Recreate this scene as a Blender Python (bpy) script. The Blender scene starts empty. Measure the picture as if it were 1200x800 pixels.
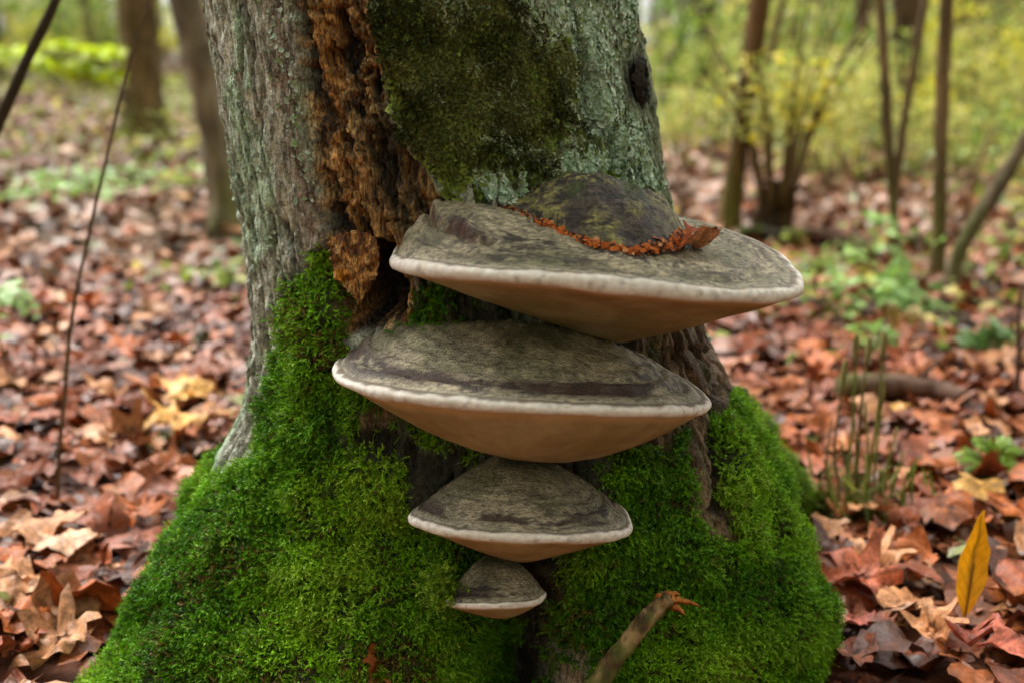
import bpy, math, random
import numpy as np
from mathutils import Matrix
from math import radians as rad

# ------------------------------------------------------------------ scene, camera, sky, sun
S = bpy.context.scene
COL = S.collection
CAM_H, FPX, HORIZON = 0.65, 1400.0, 60.0
PITCH = math.atan((400 - HORIZON) / FPX)
cam = bpy.data.cameras.new('camera')
cam.lens, cam.sensor_width = 36.0 * FPX / 1200.0, 36.0
cam.clip_start, cam.clip_end = 0.05, 600
cam.dof.use_dof = True
cam.dof.focus_distance = 1.07
cam.dof.aperture_fstop = 3.3
cam.dof.aperture_blades = 7
camo = bpy.data.objects.new('camera', cam)
camo.location = (0, 0, CAM_H)
camo.rotation_euler = (math.pi / 2 - PITCH, 0, 0)
COL.objects.link(camo)
S.camera = camo

SUN_EL, SUN_AZ = rad(58), rad(-35)      # azimuth measured from +Y towards +X: high, beyond the trunk and to its left
W = bpy.data.worlds.new('World'); S.world = W; W.use_nodes = True
nt = W.node_tree; nt.nodes.clear()
sky = nt.nodes.new('ShaderNodeTexSky'); sky.sky_type = 'NISHITA'; sky.sun_disc = False
sky.sun_elevation, sky.sun_rotation = SUN_EL, SUN_AZ
sky.air_density, sky.dust_density = 1.0, 4.0
hs = nt.nodes.new('ShaderNodeHueSaturation'); hs.inputs['Saturation'].default_value = 0.06
bg = nt.nodes.new('ShaderNodeBackground'); bg.inputs['Strength'].default_value = 0.15
ow = nt.nodes.new('ShaderNodeOutputWorld')
nt.links.new(sky.outputs[0], hs.inputs['Color']); nt.links.new(hs.outputs[0], bg.inputs[0]); nt.links.new(bg.outputs[0], ow.inputs[0])
sun = bpy.data.lights.new('sun', 'SUN'); sun.energy = 1.5; sun.angle = rad(35); sun.color = (1.0, 0.95, 0.86)
suno = bpy.data.objects.new('sun', sun); COL.objects.link(suno)
suno.rotation_euler = (math.pi / 2 - SUN_EL, 0, math.pi - SUN_AZ)
S.view_settings.view_transform = 'Standard'; S.view_settings.look = 'None'
S.view_settings.exposure = 1.66; S.view_settings.gamma = 1.0
S.view_settings.use_curve_mapping = False
S.cycles.use_denoising = True
S.cycles.max_bounces = 6; S.cycles.diffuse_bounces = 3; S.cycles.glossy_bounces = 2
S.cycles.transmission_bounces = 3; S.cycles.caustics_reflective = False; S.cycles.caustics_refractive = False

# ------------------------------------------------------------------ helpers
rng = np.random.default_rng(7)
random.seed(7)
SP, CP = math.sin(PITCH), math.cos(PITCH)

def ray(px, py):
    dx, dy = (px - 600) / FPX, -(py - 400) / FPX
    return np.array([dx, CP + dy * SP, -SP + dy * CP])

def at(px, py, Y):
    """world point on the pixel's ray at world depth Y"""
    d = ray(px, py)
    return np.array([0, 0, CAM_H]) + d * (Y / d[1])

def _h(ix, iy, iz, seed):
    n = (ix.astype(np.uint32) * np.uint32(374761393) + iy.astype(np.uint32) * np.uint32(668265263)
         + iz.astype(np.uint32) * np.uint32(2147483647 - 61) + np.uint32(seed * 974711 + 12345))
    n = (n ^ (n >> np.uint32(13))) * np.uint32(1274126177)
    n = n ^ (n >> np.uint32(16))
    n = (n * np.uint32(2246822519)) ^ (n >> np.uint32(11))
    return (n & np.uint32(0xFFFFFF)).astype(np.float32) / np.float32(0xFFFFFF)

def noise(x, y, z=0.0, seed=0):
    """value noise, 0..1"""
    x, y, z = np.broadcast_arrays(np.asarray(x, np.float32), np.asarray(y, np.float32), np.asarray(z, np.float32))
    fx, fy, fz = np.floor(x), np.floor(y), np.floor(z)
    ix, iy, iz = fx.astype(np.int64), fy.astype(np.int64), fz.astype(np.int64)
    u, v, w = x - fx, y - fy, z - fz
    u, v, w = u * u * (3 - 2 * u), v * v * (3 - 2 * v), w * w * (3 - 2 * w)
    def c(a, b, d): return _h(ix + a, iy + b, iz + d, seed)
    x00 = c(0,0,0) * (1-u) + c(1,0,0) * u; x10 = c(0,1,0) * (1-u) + c(1,1,0) * u
    x01 = c(0,0,1) * (1-u) + c(1,0,1) * u; x11 = c(0,1,1) * (1-u) + c(1,1,1) * u
    return (x00 * (1-v) + x10 * v) * (1-w) + (x01 * (1-v) + x11 * v) * w

def fbm(x, y, z=0.0, seed=0, o=4, gain=.5):
    t, a, s = 0.0, 1.0, 0.0
    for k in range(o):
        t = t + a * noise(np.asarray(x) * 2**k, np.asarray(y) * 2**k, np.asarray(z) * 2**k, seed + k)
        s += a; a *= gain
    return t / s

def sstep(a, b, x):
    t = np.clip((x - a) / (b - a), 0, 1)
    return t * t * (3 - 2 * t)

def mix(a, b, t):
    t = np.asarray(t)[..., None]
    return np.asarray(a) * (1 - t) + np.asarray(b) * t

def lin(r, g, b):
    f = lambda c: (c / 255 / 12.92) if c / 255 <= .04045 else ((c / 255 + .055) / 1.055) ** 2.4
    return np.array([f(r), f(g), f(b)], np.float32)

def tag(o, label=None, cat=None, group=None, kind=None):
    if label: o['label'] = label
    if cat: o['category'] = cat
    if group: o['group'] = group
    if kind: o['kind'] = kind
    return o

def empty(name, loc=(0, 0, 0)):
    o = bpy.data.objects.new(name, None); COL.objects.link(o); o.location = [float(v) for v in loc]
    o.empty_display_size = .05
    return o

def link(name, me, parent=None, loc=None):
    o = bpy.data.objects.new(name, me); COL.objects.link(o)
    if parent is not None: o.parent = parent
    if loc is not None: o.location = [float(v) for v in loc]
    return o

def make_mesh(name, V, F, mat, col=None, uv=None, smooth=True):
    """V (n,3); F = array or list of arrays of polygons; col (n,3) -> 'col'; uv (n,2) -> 'leafuv'"""
    me = bpy.data.meshes.new(name)
    V = np.asarray(V, np.float32)
    Fs = F if isinstance(F, list) else [F]
    Fs = [np.asarray(f, np.int32) for f in Fs if len(f)]
    me.vertices.add(len(V)); me.vertices.foreach_set('co', V.ravel())
    nl = sum(f.size for f in Fs); npoly = sum(len(f) for f in Fs)
    me.loops.add(nl); me.loops.foreach_set('vertex_index', np.concatenate([f.ravel() for f in Fs]))
    me.polygons.add(npoly)
    st, off = [], 0
    for f in Fs:
        st.append(off + np.arange(len(f)) * f.shape[1]); off += f.size
    me.polygons.foreach_set('loop_start', np.concatenate(st).astype(np.int32))
    me.polygons.foreach_set('use_smooth', np.full(npoly, smooth, bool))
    if col is not None:
        a = me.attributes.new('col', 'FLOAT_COLOR', 'POINT')
        c = np.ones((len(V), 4), np.float32); c[:, :3] = col
        a.data.foreach_set('color', c.ravel())
    if uv is not None:
        a = me.attributes.new('leafuv', 'FLOAT_VECTOR', 'POINT')
        c = np.zeros((len(V), 3), np.float32); c[:, :2] = uv
        a.data.foreach_set('vector', c.ravel())
    me.update(calc_edges=True)
    me.materials.append(mat)
    return me

def obj(name, V, F, mat, parent=None, col=None, uv=None, smooth=True, loc=None):
    return link(name, make_mesh(name, V, F, mat, col, uv, smooth), parent, loc)

# ------------------------------------------------------------------ materials
def material(name, base=None, rough=.7, spec=.3, var=.35, nscale=60, bump=.0, bscale=300, bdist=.002, trans=0.0,
             stretch=None, veins=False, objcol=False, crisp=0.0, cscale=600, relief=0.0, rscale=200, rstretch=(1, 1, .25), rdist=.004):
    m = bpy.data.materials.new(name); m.use_nodes = True
    t = m.node_tree; N = t.nodes; L = t.links
    N.clear()
    out = N.new('ShaderNodeOutputMaterial'); p = N.new('ShaderNodeBsdfPrincipled')
    p.inputs['Roughness'].default_value = rough; p.inputs['Specular IOR Level'].default_value = spec
    if base is None:
        a = N.new('ShaderNodeAttribute'); a.attribute_name = 'col'; c = a.outputs['Color']
    elif objcol:
        a = N.new('ShaderNodeObjectInfo'); c = a.outputs['Color']
    else:
        a = N.new('ShaderNodeRGB'); a.outputs[0].default_value = (*[float(v) for v in base], 1); c = a.outputs[0]
    geo = N.new('ShaderNodeTexCoord'); vec = geo.outputs['Object']
    if stretch:
        mp = N.new('ShaderNodeMapping'); mp.inputs['Scale'].default_value = stretch
        L.new(vec, mp.inputs['Vector']); vec = mp.outputs[0]
    n = N.new('ShaderNodeTexNoise'); n.inputs['Scale'].default_value = nscale; n.inputs['Detail'].default_value = 5
    n.inputs['Roughness'].default_value = .65
    L.new(vec, n.inputs['Vector'])
    r = N.new('ShaderNodeMapRange'); r.inputs['From Min'].default_value = .3; r.inputs['From Max'].default_value = .7
    r.inputs['To Min'].default_value = 1 - var; r.inputs['To Max'].default_value = 1 + var
    L.new(n.outputs['Fac'], r.inputs['Value'])
    mu = N.new('ShaderNodeMix'); mu.data_type = 'RGBA'; mu.blend_type = 'MULTIPLY'; mu.inputs['Factor'].default_value = 1
    L.new(c, mu.inputs['A']); L.new(r.outputs[0], mu.inputs['B']); c = mu.outputs['Result']
    if crisp:
        n3 = N.new('ShaderNodeTexNoise'); n3.inputs['Scale'].default_value = cscale; n3.inputs['Detail'].default_value = 6; n3.inputs['Roughness'].default_value = .75
        mp3 = N.new('ShaderNodeMapping'); mp3.inputs['Scale'].default_value = rstretch; L.new(geo.outputs['Object'], mp3.inputs['Vector']); L.new(mp3.outputs[0], n3.inputs['Vector'])
        r3 = N.new('ShaderNodeMapRange'); r3.interpolation_type = 'SMOOTHSTEP'
        r3.inputs['From Min'].default_value = .40; r3.inputs['From Max'].default_value = .58; r3.inputs['To Min'].default_value = 1 - crisp; r3.inputs['To Max'].default_value = 1 + crisp * .85
        L.new(n3.outputs['Fac'], r3.inputs['Value'])
        m3_ = N.new('ShaderNodeMix'); m3_.data_type = 'RGBA'; m3_.blend_type = 'MULTIPLY'; m3_.inputs['Factor'].default_value = 1
        L.new(c, m3_.inputs['A']); L.new(r3.outputs[0], m3_.inputs['B']); c = m3_.outputs['Result']
    if veins:
        uv = N.new('ShaderNodeAttribute'); uv.attribute_name = 'leafuv'
        sx = N.new('ShaderNodeSeparateXYZ'); L.new(uv.outputs['Vector'], sx.inputs[0])
        ab = N.new('ShaderNodeMath'); ab.operation = 'ABSOLUTE'; L.new(sx.outputs['Y'], ab.inputs[0])
        m1 = N.new('ShaderNodeMath'); m1.operation = 'LESS_THAN'; m1.inputs[1].default_value = .045; L.new(ab.outputs[0], m1.inputs[0])
        m2 = N.new('ShaderNodeMath'); m2.operation = 'MULTIPLY'; m2.inputs[1].default_value = 8; L.new(sx.outputs['X'], m2.inputs[0])
        m3 = N.new('ShaderNodeMath'); m3.operation = 'MULTIPLY_ADD'; m3.inputs[1].default_value = -1.7
        L.new(ab.outputs[0], m3.inputs[0]); L.new(m2.outputs[0], m3.inputs[2])
        m4 = N.new('ShaderNodeMath'); m4.operation = 'FRACT'; L.new(m3.outputs[0], m4.inputs[0])
        m5 = N.new('ShaderNodeMath'); m5.operation = 'LESS_THAN'; m5.inputs[1].default_value = .09; L.new(m4.outputs[0], m5.inputs[0])
        m6 = N.new('ShaderNodeMath'); m6.operation = 'MAXIMUM'; L.new(m1.outputs[0], m6.inputs[0]); L.new(m5.outputs[0], m6.inputs[1])
        m7 = N.new('ShaderNodeMath'); m7.operation = 'MULTIPLY'; m7.inputs[1].default_value = .45; L.new(m6.outputs[0], m7.inputs[0])
        mv = N.new('ShaderNodeMix'); mv.data_type = 'RGBA'; mv.blend_type = 'MULTIPLY'
        L.new(m7.outputs[0], mv.inputs['Factor']); L.new(c, mv.inputs['A']); mv.inputs['B'].default_value = (.35, .22, .15, 1); c = mv.outputs['Result']
    L.new(c, p.inputs['Base Color'])
    if bump:
        n2 = N.new('ShaderNodeTexNoise'); n2.inputs['Scale'].default_value = bscale; n2.inputs['Detail'].default_value = 4
        L.new(vec, n2.inputs['Vector'])
        b = N.new('ShaderNodeBump'); b.inputs['Strength'].default_value = bump; b.inputs['Distance'].default_value = bdist
        L.new(n2.outputs['Fac'], b.inputs['Height'])
        if relief:
            mp4 = N.new('ShaderNodeMapping'); mp4.inputs['Scale'].default_value = rstretch; L.new(geo.outputs['Object'], mp4.inputs['Vector'])
            n4 = N.new('ShaderNodeTexNoise'); n4.noise_type = 'RIDGED_MULTIFRACTAL'; n4.inputs['Scale'].default_value = rscale; n4.inputs['Detail'].default_value = 3
            n4.normalize = True
            L.new(mp4.outputs[0], n4.inputs['Vector'])
            b2 = N.new('ShaderNodeBump'); b2.inputs['Strength'].default_value = relief; b2.inputs['Distance'].default_value = rdist; b2.invert = True
            L.new(n4.outputs['Fac'], b2.inputs['Height']); L.new(b2.outputs[0], b.inputs['Normal'])
        L.new(b.outputs[0], p.inputs['Normal'])
    if trans:
        tr = N.new('ShaderNodeBsdfTranslucent'); L.new(c, tr.inputs['Color'])
        mx = N.new('ShaderNodeMixShader'); mx.inputs[0].default_value = trans
        L.new(p.outputs[0], mx.inputs[1]); L.new(tr.outputs[0], mx.inputs[2]); L.new(mx.outputs[0], out.inputs[0])
    else:
        L.new(p.outputs[0], out.inputs[0])
    return m

M_TRUNK = material('bark_mossy', rough=.7, spec=.35, var=.4, nscale=220, bump=1.0, bscale=420, bdist=.004, crisp=.5, cscale=330, relief=.9, rscale=120, rstretch=(1, 1, .3), rdist=.005)
M_ROT = material('rotten_wood', rough=.55, spec=.45, var=.55, nscale=180, bump=1.0, bscale=420, bdist=.004, stretch=(1, 1, .45), crisp=.7, cscale=330, relief=1.0, rscale=170, rstretch=(1, 1, .22), rdist=.006)
M_MOSS = material('moss', rough=.55, spec=.3, var=.25, nscale=40, trans=.3)
M_LICH = material('lichen', rough=.85, spec=.15, var=.25, nscale=300)
M_CAP = material('fungus_crust', rough=.6, spec=.4, var=.22, nscale=260, bump=.9, bscale=500, bdist=.003, crisp=.42, cscale=300, rstretch=(.45, 1.4, 1.4))
M_RIM = material('fungus_margin', rough=.7, spec=.3, var=.14, nscale=160, bump=.6, bscale=700, bdist=.001)
M_PORE = material('fungus_pores', rough=.8, spec=.2, var=.12, nscale=90, bump=.35, bscale=1500, bdist=.0006)
M_BARK = material('tree_bark', rough=.85, spec=.2, var=.45, nscale=28, bump=.8, bscale=60, bdist=.01, stretch=(1, 1, .25))
M_WOOD = material('twig_bark', rough=.75, spec=.3, var=.4, nscale=140, bump=.8, bscale=300, bdist=.002, stretch=(1, 1, .5))
M_LEAF = material('green_leaf', rough=.5, spec=.35, var=.22, nscale=25, trans=.42)
M_GLEAF = material('seedling_leaf', rough=.45, spec=.4, var=.2, nscale=60, trans=.35, veins=True)
M_DRY = material('dead_leaf', rough=.42, spec=.5, var=.42, nscale=45, bump=.5, bscale=120, bdist=.003, trans=.06, veins=True)
M_LITTER = material('dead_leaf_mass', rough=.42, spec=.4, var=.45, nscale=40, bump=.5, bscale=110, bdist=.004, crisp=.32, cscale=110, rstretch=(1, 1, 1))
M_SOIL = material('soil', rough=.8, spec=.3, var=.5, nscale=14, bump=.8, bscale=40, bdist=.02)

# ------------------------------------------------------------------ ground
def gz(x, y):
    x, y = np.asarray(x, float), np.asarray(y, float)
    rise = .016 * np.clip(y - 6, 0, 60) + .012 * np.clip(-x - 2, 0, 30) * sstep(3, 9, y)
    lump = (fbm(x * .8 + 9, y * .8, 0, 31, 3) - .5) * .16 * sstep(1.6, 5, np.hypot(x, y - .2))
    near = (fbm(x * 3, y * 3, 0, 37, 2) - .5) * .03
    return rise + lump + near - .005

def gp(px, py):
    """ground point under a pixel"""
    d = ray(px, py); Y = 1.0
    best = None
    ys = np.concatenate([np.arange(.7, 12, .01), np.arange(12, 60, .1)])
    P = np.array([0, 0, CAM_H]) + d[None] * (ys / d[1])[:, None]
    below = np.nonzero(P[:, 2] < gz(P[:, 0], P[:, 1]))[0]
    i = below[0] if len(below) else len(ys) - 1
    return P[i]

def build_ground():
    ax = np.concatenate([-np.geomspace(160, 6.2, 26), np.arange(-6, 6.01, .1), np.geomspace(6.2, 160, 26)])
    ay = np.concatenate([-np.geomspace(160, 2.2, 26), np.arange(-2, 10.01, .1), np.geomspace(10.2, 160, 34)])
    X, Y = np.meshgrid(ax, ay); Z = gz(X, Y)
    V = np.stack([X, Y, Z], -1).reshape(-1, 3)
    n, m = X.shape
    i = (np.arange(n - 1)[:, None] * m + np.arange(m - 1)).ravel()
    F = np.stack([i, i + 1, i + m + 1, i + m], -1)
    t = fbm(V[:, 0] * 5, V[:, 1] * 5, 0, 3, 4)
    col = mix(lin(58, 34, 22), lin(125, 72, 45), sstep(.35, .7, t))
    g = sstep(.5, .66, fbm(V[:, 0] * .7, V[:, 1] * .7, 0, 11, 3)) * sstep(3, 7, np.hypot(V[:, 0], V[:, 1]))
    col = mix(col, lin(92, 92, 42), g * .55)
    o = obj('ground', V, F, M_SOIL, col=col)
    tag(o, 'brown forest floor under the fallen leaves', 'ground', kind='structure')
build_ground()

# ------------------------------------------------------------------ the old tree
Z_T = [-.12, .05, .195, .29, .387, .48, .615, .70, 1.5, 4.6]
CX_T = [-.012, -.014, -.02, -.026, -.041, -.0575, -.082, -.093, -.20, -.50]
HW_T = [.285, .282, .272, .256, .2425, .2315, .224, .221, .205, .15]
CYT = 1.29
D = math.pi / 180
def gauss(x, s): return np.exp(-.5 * (x / s) ** 2)
def tcx(z): return np.interp(z, Z_T, CX_T)
def R0(s, z):
    """smooth trunk radius; s = angle from the side facing the photographer, positive to the right"""
    R = np.interp(z, Z_T, HW_T)
    R = R * (1 - .07 * gauss(s + 2 * D, 24 * D) * sstep(.45, .2, z))
    sl = -63 * D - 10 * D * sstep(.05, .3, z)
    R = R + np.interp(z, [-.15, 0, .077, .184, .27, .35], [.30, .19, .135, .062, .016, 0]) * gauss(s - sl, 19 * D)
    R = R + np.interp(z, [-.12, .02, .0715, .151, .223, .285, .36], [.07, .088, .094, .072, .043, .02, 0]) * gauss(s - 66 * D, 21 * D)
    R = R + np.interp(z, [-.12, 0, .15, .3], [.11, .075, .02, 0]) * gauss(s + 24 * D, 13 * D)
    R = R + np.interp(z, [-.12, 0, .12, .25], [.05, .03, .012, 0]) * gauss(s - 24 * D, 12 * D)
    R = R - np.interp(z, [-.12, 0, .14, .23], [.11, .10, .06, 0]) * gauss(s - 4 * D, 5.5 * D)
    R = R + np.interp(z, [-.12, 0, .1, .3], [.16, .10, .05, 0]) * gauss(np.abs(s) - 150 * D, 20 * D)
    R = R + .006 * gauss(s - 86 * D, 9 * D) * gauss(z - .617, .03)
    return R

def tpt(s, R, z):
    return np.stack([tcx(z) + R * np.sin(s), CYT - R * np.cos(s), z], -1)

def hit(px, py):
    """where a pixel's ray meets the smooth trunk: (s, z)"""
    d = ray(px, py); d = d / d[1]
    ys = np.arange(.75, 1.6, .002)
    P = np.array([0, 0, CAM_H]) + d[None] * ys[:, None]
    dx, dy = P[:, 0] - tcx(P[:, 2]), CYT - P[:, 1]
    s = np.arctan2(dx, dy); r = np.hypot(dx, dy)
    k = r - R0(s, P[:, 2])
    i = np.nonzero(k < 0)[0]
    i = i[0] if len(i) else int(np.argmin(k))
    return s[i], P[i, 2]

AR = .235
def poly_mask(a, z, pix, soft=.006, jit=None):
    """soft mask (1 inside) of a patch of the bark whose corners are given as pixels, in (arc, height) on the trunk"""
    pts = []
    for (x, y) in pix:
        s, zz = hit(x, y); pts.append((s * AR, zz))
    pts = np.array(pts)
    d = np.full(a.shape, 1e9); inside = np.zeros(a.shape, bool)
    n = len(pts)
    for i in range(n):
        x1, y1 = pts[i]; x2, y2 = pts[(i + 1) % n]
        ex, ey = x2 - x1, y2 - y1
        t = np.clip(((a - x1) * ex + (z - y1) * ey) / (ex * ex + ey * ey + 1e-12), 0, 1)
        d = np.minimum(d, (a - x1 - t * ex) ** 2 + (z - y1 - t * ey) ** 2)
        c = (y1 > z) != (y2 > z)
        with np.errstate(divide='ignore', invalid='ignore'):
            inside ^= c & (a < (x2 - x1) * (z - y1) / (y2 - y1 + 1e-15) + x1)
    sd = np.sqrt(d) * np.where(inside, 1, -1)
    if jit is not None: sd = sd + jit
    return sstep(-soft, soft, sd)

def build_trunk():
    s_f = np.linspace(-128 * D, 128 * D, 440)
    s_b = np.linspace(128 * D, 232 * D, 48)[1:-1]
    sv = np.concatenate([s_f, s_b])
    zv = np.concatenate([np.arange(-.09, .78, .0024), np.linspace(.81, 4.6, 45)])
    Sg, Zg = np.meshgrid(sv, zv)
    Sw = np.where(Sg > math.pi, Sg - 2 * math.pi, Sg)
    A = Sw * AR
    base = R0(Sw, Zg)
    P0 = tpt(Sw, base, Zg)
    x, y, z = P0[..., 0], P0[..., 1], P0[..., 2]
    j1 = (fbm(A * 40, Zg * 40, 0, 5, 4) - .5) * .05
    j2 = (fbm(A * 90, Zg * 90, 0, 6, 3) - .5) * .03
    rot = poly_mask(A, Zg, [(345,-40),(428,-40),(440,40),(452,90),(458,140),(482,180),(505,210),(526,242),(500,265),(476,290),(470,312),
                            (482,345),(486,385),(440,390),(402,392),(390,350),(379,300),(373,250),(362,180),(352,90)], .005, j2 * .5)
    cav = poly_mask(A, Zg, [(388,318),(436,290),(452,292),(466,335),(468,372),(430,378),(398,365)], .008, j2 * .4)
    olive = poly_mask(A, Zg, [(436,-40),(575,-40),(600,35),(650,50),(668,100),(672,150),(655,185),(560,190),(548,222),(518,232),(492,190),(458,130),(450,80)], .016, j1 * 1.8)
    mintA = poly_mask(A, Zg, [(520,-40),(742,-40),(742,40),(690,66),(640,50),(560,22)], .012, j1)
    mintB = poly_mask(A, Zg, [(652,40),(742,20),(762,150),(772,235),(735,215),(700,150),(665,95)], .012, j1)
    mintC = poly_mask(A, Zg, [(540,225),(560,188),(650,165),(725,185),(745,235),(700,235),(600,235)], .01, j1)
    mint = np.clip(mintA + mintB + mintC, 0, 1)
    bare = poly_mask(A, Zg, [(730,370),(826,360),(846,430),(852,500),(856,575),(850,630),(826,630),(808,560),(806,508),(770,525),(725,500)], .006, j1 * .6)
    moss = poly_mask(A, Zg, [(374,275),(352,320),(322,400),(306,480),(284,545),(235,610),(150,720),(70,820),(40,1000),(1050,1000),(1010,800),(985,700),
                             (965,620),(925,560),(890,500),(866,462),(835,470),(780,480),(730,400),(640,370),(520,335),(480,335),(470,380),(425,430),(402,392),(388,340)], .009, j1 * .8)
    side = np.maximum(sstep(.235, .20, Zg + (fbm(A * 25, Zg * 25, 0, 28, 3) - .5) * .04) * sstep(-95 * D, -85 * D, Sw) * (Sw < 0), 0)
    side = np.maximum(side, 1.0 * sstep(.30, .12, Zg + (fbm(A * 12, Zg * 12, 0, 8, 3) - .5) * .2) * sstep(80 * D, 95 * D, np.abs(Sw)))
    moss = np.clip(np.maximum(moss, side) * (1 - bare) * (1 - rot), 0, 1)
    val = poly_mask(A, Zg, [(596,655),(640,655),(652,720),(648,800),(640,900),(604,900),(600,800),(604,720)], .012, j1 * .6)  # crease at the base; its occlusion is painted dark into the bark
    patch = np.maximum(poly_mask(A, Zg, [(416,468),(466,472),(472,490),(442,503),(418,496)], .005, j1 * .4), poly_mask(A, Zg, [(642,765),(690,758),(705,800),(700,850),(645,850)], .008, j1 * .6))
    shade_bark = poly_mask(A, Zg, [(530,338),(745,365),(745,500),(680,520),(520,520),(505,420)], .02, j1)  # shade under and between the brackets, painted into the bark colour
    shade_bark = np.maximum(shade_bark, poly_mask(A, Zg, [(415,495),(500,505),(690,525),(690,580),(662,650),(655,720),(600,720),(560,650),(500,615),(455,575),(415,540)], .022, j1 * 1.6))
    moss = moss * (1 - .85 * val) * (1 - patch) * (1 - .72 * shade_bark)
    crack = poly_mask(A, Zg, [(676,45),(690,70),(697,110),(702,155),(688,170),(678,150),(684,110)], .003, j2 * .25)
    crack = np.maximum(crack, poly_mask(A, Zg, [(828,395),(838,395),(848,470),(850,600),(836,600),(834,480)], .005, j2 * .2))
    crack = np.maximum(crack, poly_mask(A, Zg, [(716,150),(722,150),(728,212),(720,212)], .002, j2 * .2))
    ks, kz = hit(748, 97)
    knot = np.clip(1.3 * gauss(Sw - ks - 2 * D, 6.5 * D) * gauss(Zg - kz, .017), 0, 1)
    # bark relief
    wa = A + (fbm(A * 14, Zg * 9, 0, 12, 3) - .5) * .02
    rg = np.abs(fbm(wa * 46, Zg * 4.5, 0, 14, 3, .45) * 2 - 1)
    fis = sstep(.12, .0, rg)
    rg2 = np.abs(fbm(wa * 85, Zg * 13, 3, 15, 3, .5) * 2 - 1)
    fis2 = sstep(.15, .0, rg2)
    flak = fbm(A * 110, Zg * 60, 0, 16, 4)
    rightside = sstep(20 * D, 40 * D, Sw)
    depth = .011 * fis + .0045 * fis2 - .009 * (flak - .5)
    depth = depth * (1 - .25 * rightside * (1 - bare)) * (1 - .8 * moss) * (1 - .7 * olive) * (1 + .5 * bare)
    disp = -depth
    # rotten heartwood: sunk, stringy, checked
    fib = fbm(A * 120 + (fbm(A * 20, Zg * 20, 0, 21, 2) - .5) * 3, Zg * 34, 0, 20, 4, .7)
    chk = np.abs(fbm(A * 30, Zg * 75, 0, 23, 3) * 2 - 1)
    pit = sstep(.50, .36, fbm(A * 75, Zg * 30, 0, 24, 4, .7))
    rotd = .016 - .034 * (fib - .5) + .016 * pit + .006 * sstep(.12, 0, chk)
    disp = disp * (1 - rot) - rot * (-0.004 + rotd) - cav * rot * .055
    edge = rot * (1 - rot) * 4
    disp = disp + edge * .003 * (flak - .3)
    # moss cushions, olive mat, lichen crusts
    lump = fbm(x * 22, y * 22, z * 22, 41, 3); lump2 = fbm(x * 70, y * 70, z * 70, 43, 3)
    disp = disp + moss * (.002 + .030 * (lump - .5) + .020 * (lump2 - .5))
    disp = disp + olive * (.004 + .012 * (lump - .5) + .008 * (lump2 - .5))
    disp = disp + mint * (.004 * (lump2 - .3))
    disp = disp - .022 * crack - .006 * knot
    lowfade = 1
    R = base + disp * lowfade
    V = tpt(Sw, R, Zg)
    # colours
    c = mix(lin(186, 186, 168), lin(136, 136, 120), sstep(.35, .65, flak))
    c = mix(c, lin(156, 182, 150), sstep(.48, .62, fbm(A * 25, Zg * 10, 0, 51, 4)) * .8)
    c = mix(c, lin(170, 178, 165), sstep(.6, .72, fbm(A * 120, Zg * 60, 0, 52, 3)) * .6)
    purp = gauss(A - hit(350, 180)[0] * AR, .012) * sstep(.33, .42, Zg) * (1 - rot)
    c = mix(c, lin(112, 78, 66), purp * .6)
    c = mix(c, lin(44, 38, 32), np.clip(fis * .85 + fis2 * .5, 0, 1))
    cr = mix(lin(146, 154, 124), lin(102, 108, 82), sstep(.35, .65, flak))
    cr = mix(cr, lin(134, 150, 122), sstep(.5, .65, fbm(A * 60, Zg * 40, 0, 53, 3)) * .8)
    cr = mix(cr, lin(88, 110, 40), sstep(.55, .7, fbm(A * 30, Zg * 18, 0, 54, 3)) * .7)
    cr = mix(cr, lin(40, 34, 26), np.clip(fis * .7 + fis2 * .4, 0, 1))
    c = mix(c, cr, rightside)
    cb = mix(lin(124, 100, 78), lin(78, 58, 42), sstep(.35, .65, flak))
    cb = mix(cb, lin(80, 84, 45), sstep(.52, .66, fbm(A * 40, Zg * 12, 0, 55, 3)) * .6)
    cb = mix(cb, lin(30, 24, 18), np.clip(fis * .95 + fis2 * .5, 0, 1))
    low = sstep(.40, .33, Zg) * rightside
    c = mix(c, cb, np.maximum(bare, low))
    co = mix(lin(40, 46, 18), lin(84, 98, 32), lump2)
    co = mix(co, lin(110, 120, 90), sstep(.62, .75, fbm(A * 70, Zg * 70, 0, 56, 3)) * .5)
    c = mix(c, co, olive)
    c = mix(c, mix(lin(114, 130, 98), lin(176, 192, 164), lump2), mint * .85 * sstep(.42, .58, fbm(A * 60, Zg * 50, 0, 57, 4, .6)))
    yel = poly_mask(A, Zg, [(690,185),(720,200),(750,228),(790,280),(775,290),(745,250),(700,215)], .008, j1)
    c = mix(c, lin(128, 138, 22), yel * sstep(.35, .6, lump2) * .8)
    crt = mix(lin(54, 36, 20), lin(166, 122, 70), sstep(.36, .62, fib))
    crt = mix(crt, lin(204, 164, 108), sstep(.52, .66, fbm(A * 80, Zg * 45, 0, 58, 3)) * .8)
    crt = mix(crt, lin(150, 96, 24), sstep(.55, .7, fbm(A * 35, Zg * 20, 0, 59, 3)) * .6)
    crt = mix(crt, lin(22, 14, 9), np.clip(pit * .95, 0, 1))
    wet = poly_mask(A, Zg, [(440,90),(470,160),(520,240),(470,290),(450,250),(430,160)], .015, j1)
    crt = mix(crt, lin(58, 52, 30), wet * .7)
    crt = mix(crt, lin(26, 17, 12), cav * .8)
    c = mix(c, crt, rot)
    cm = mix(lin(28, 30, 12), lin(58, 74, 16), lump2)
    cm = mix(cm, lin(62, 48, 28), sstep(.62, .72, fbm(A * 26, Zg * 26, 0, 60, 3)) * .6)
    c = mix(c, cm, moss)
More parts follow.
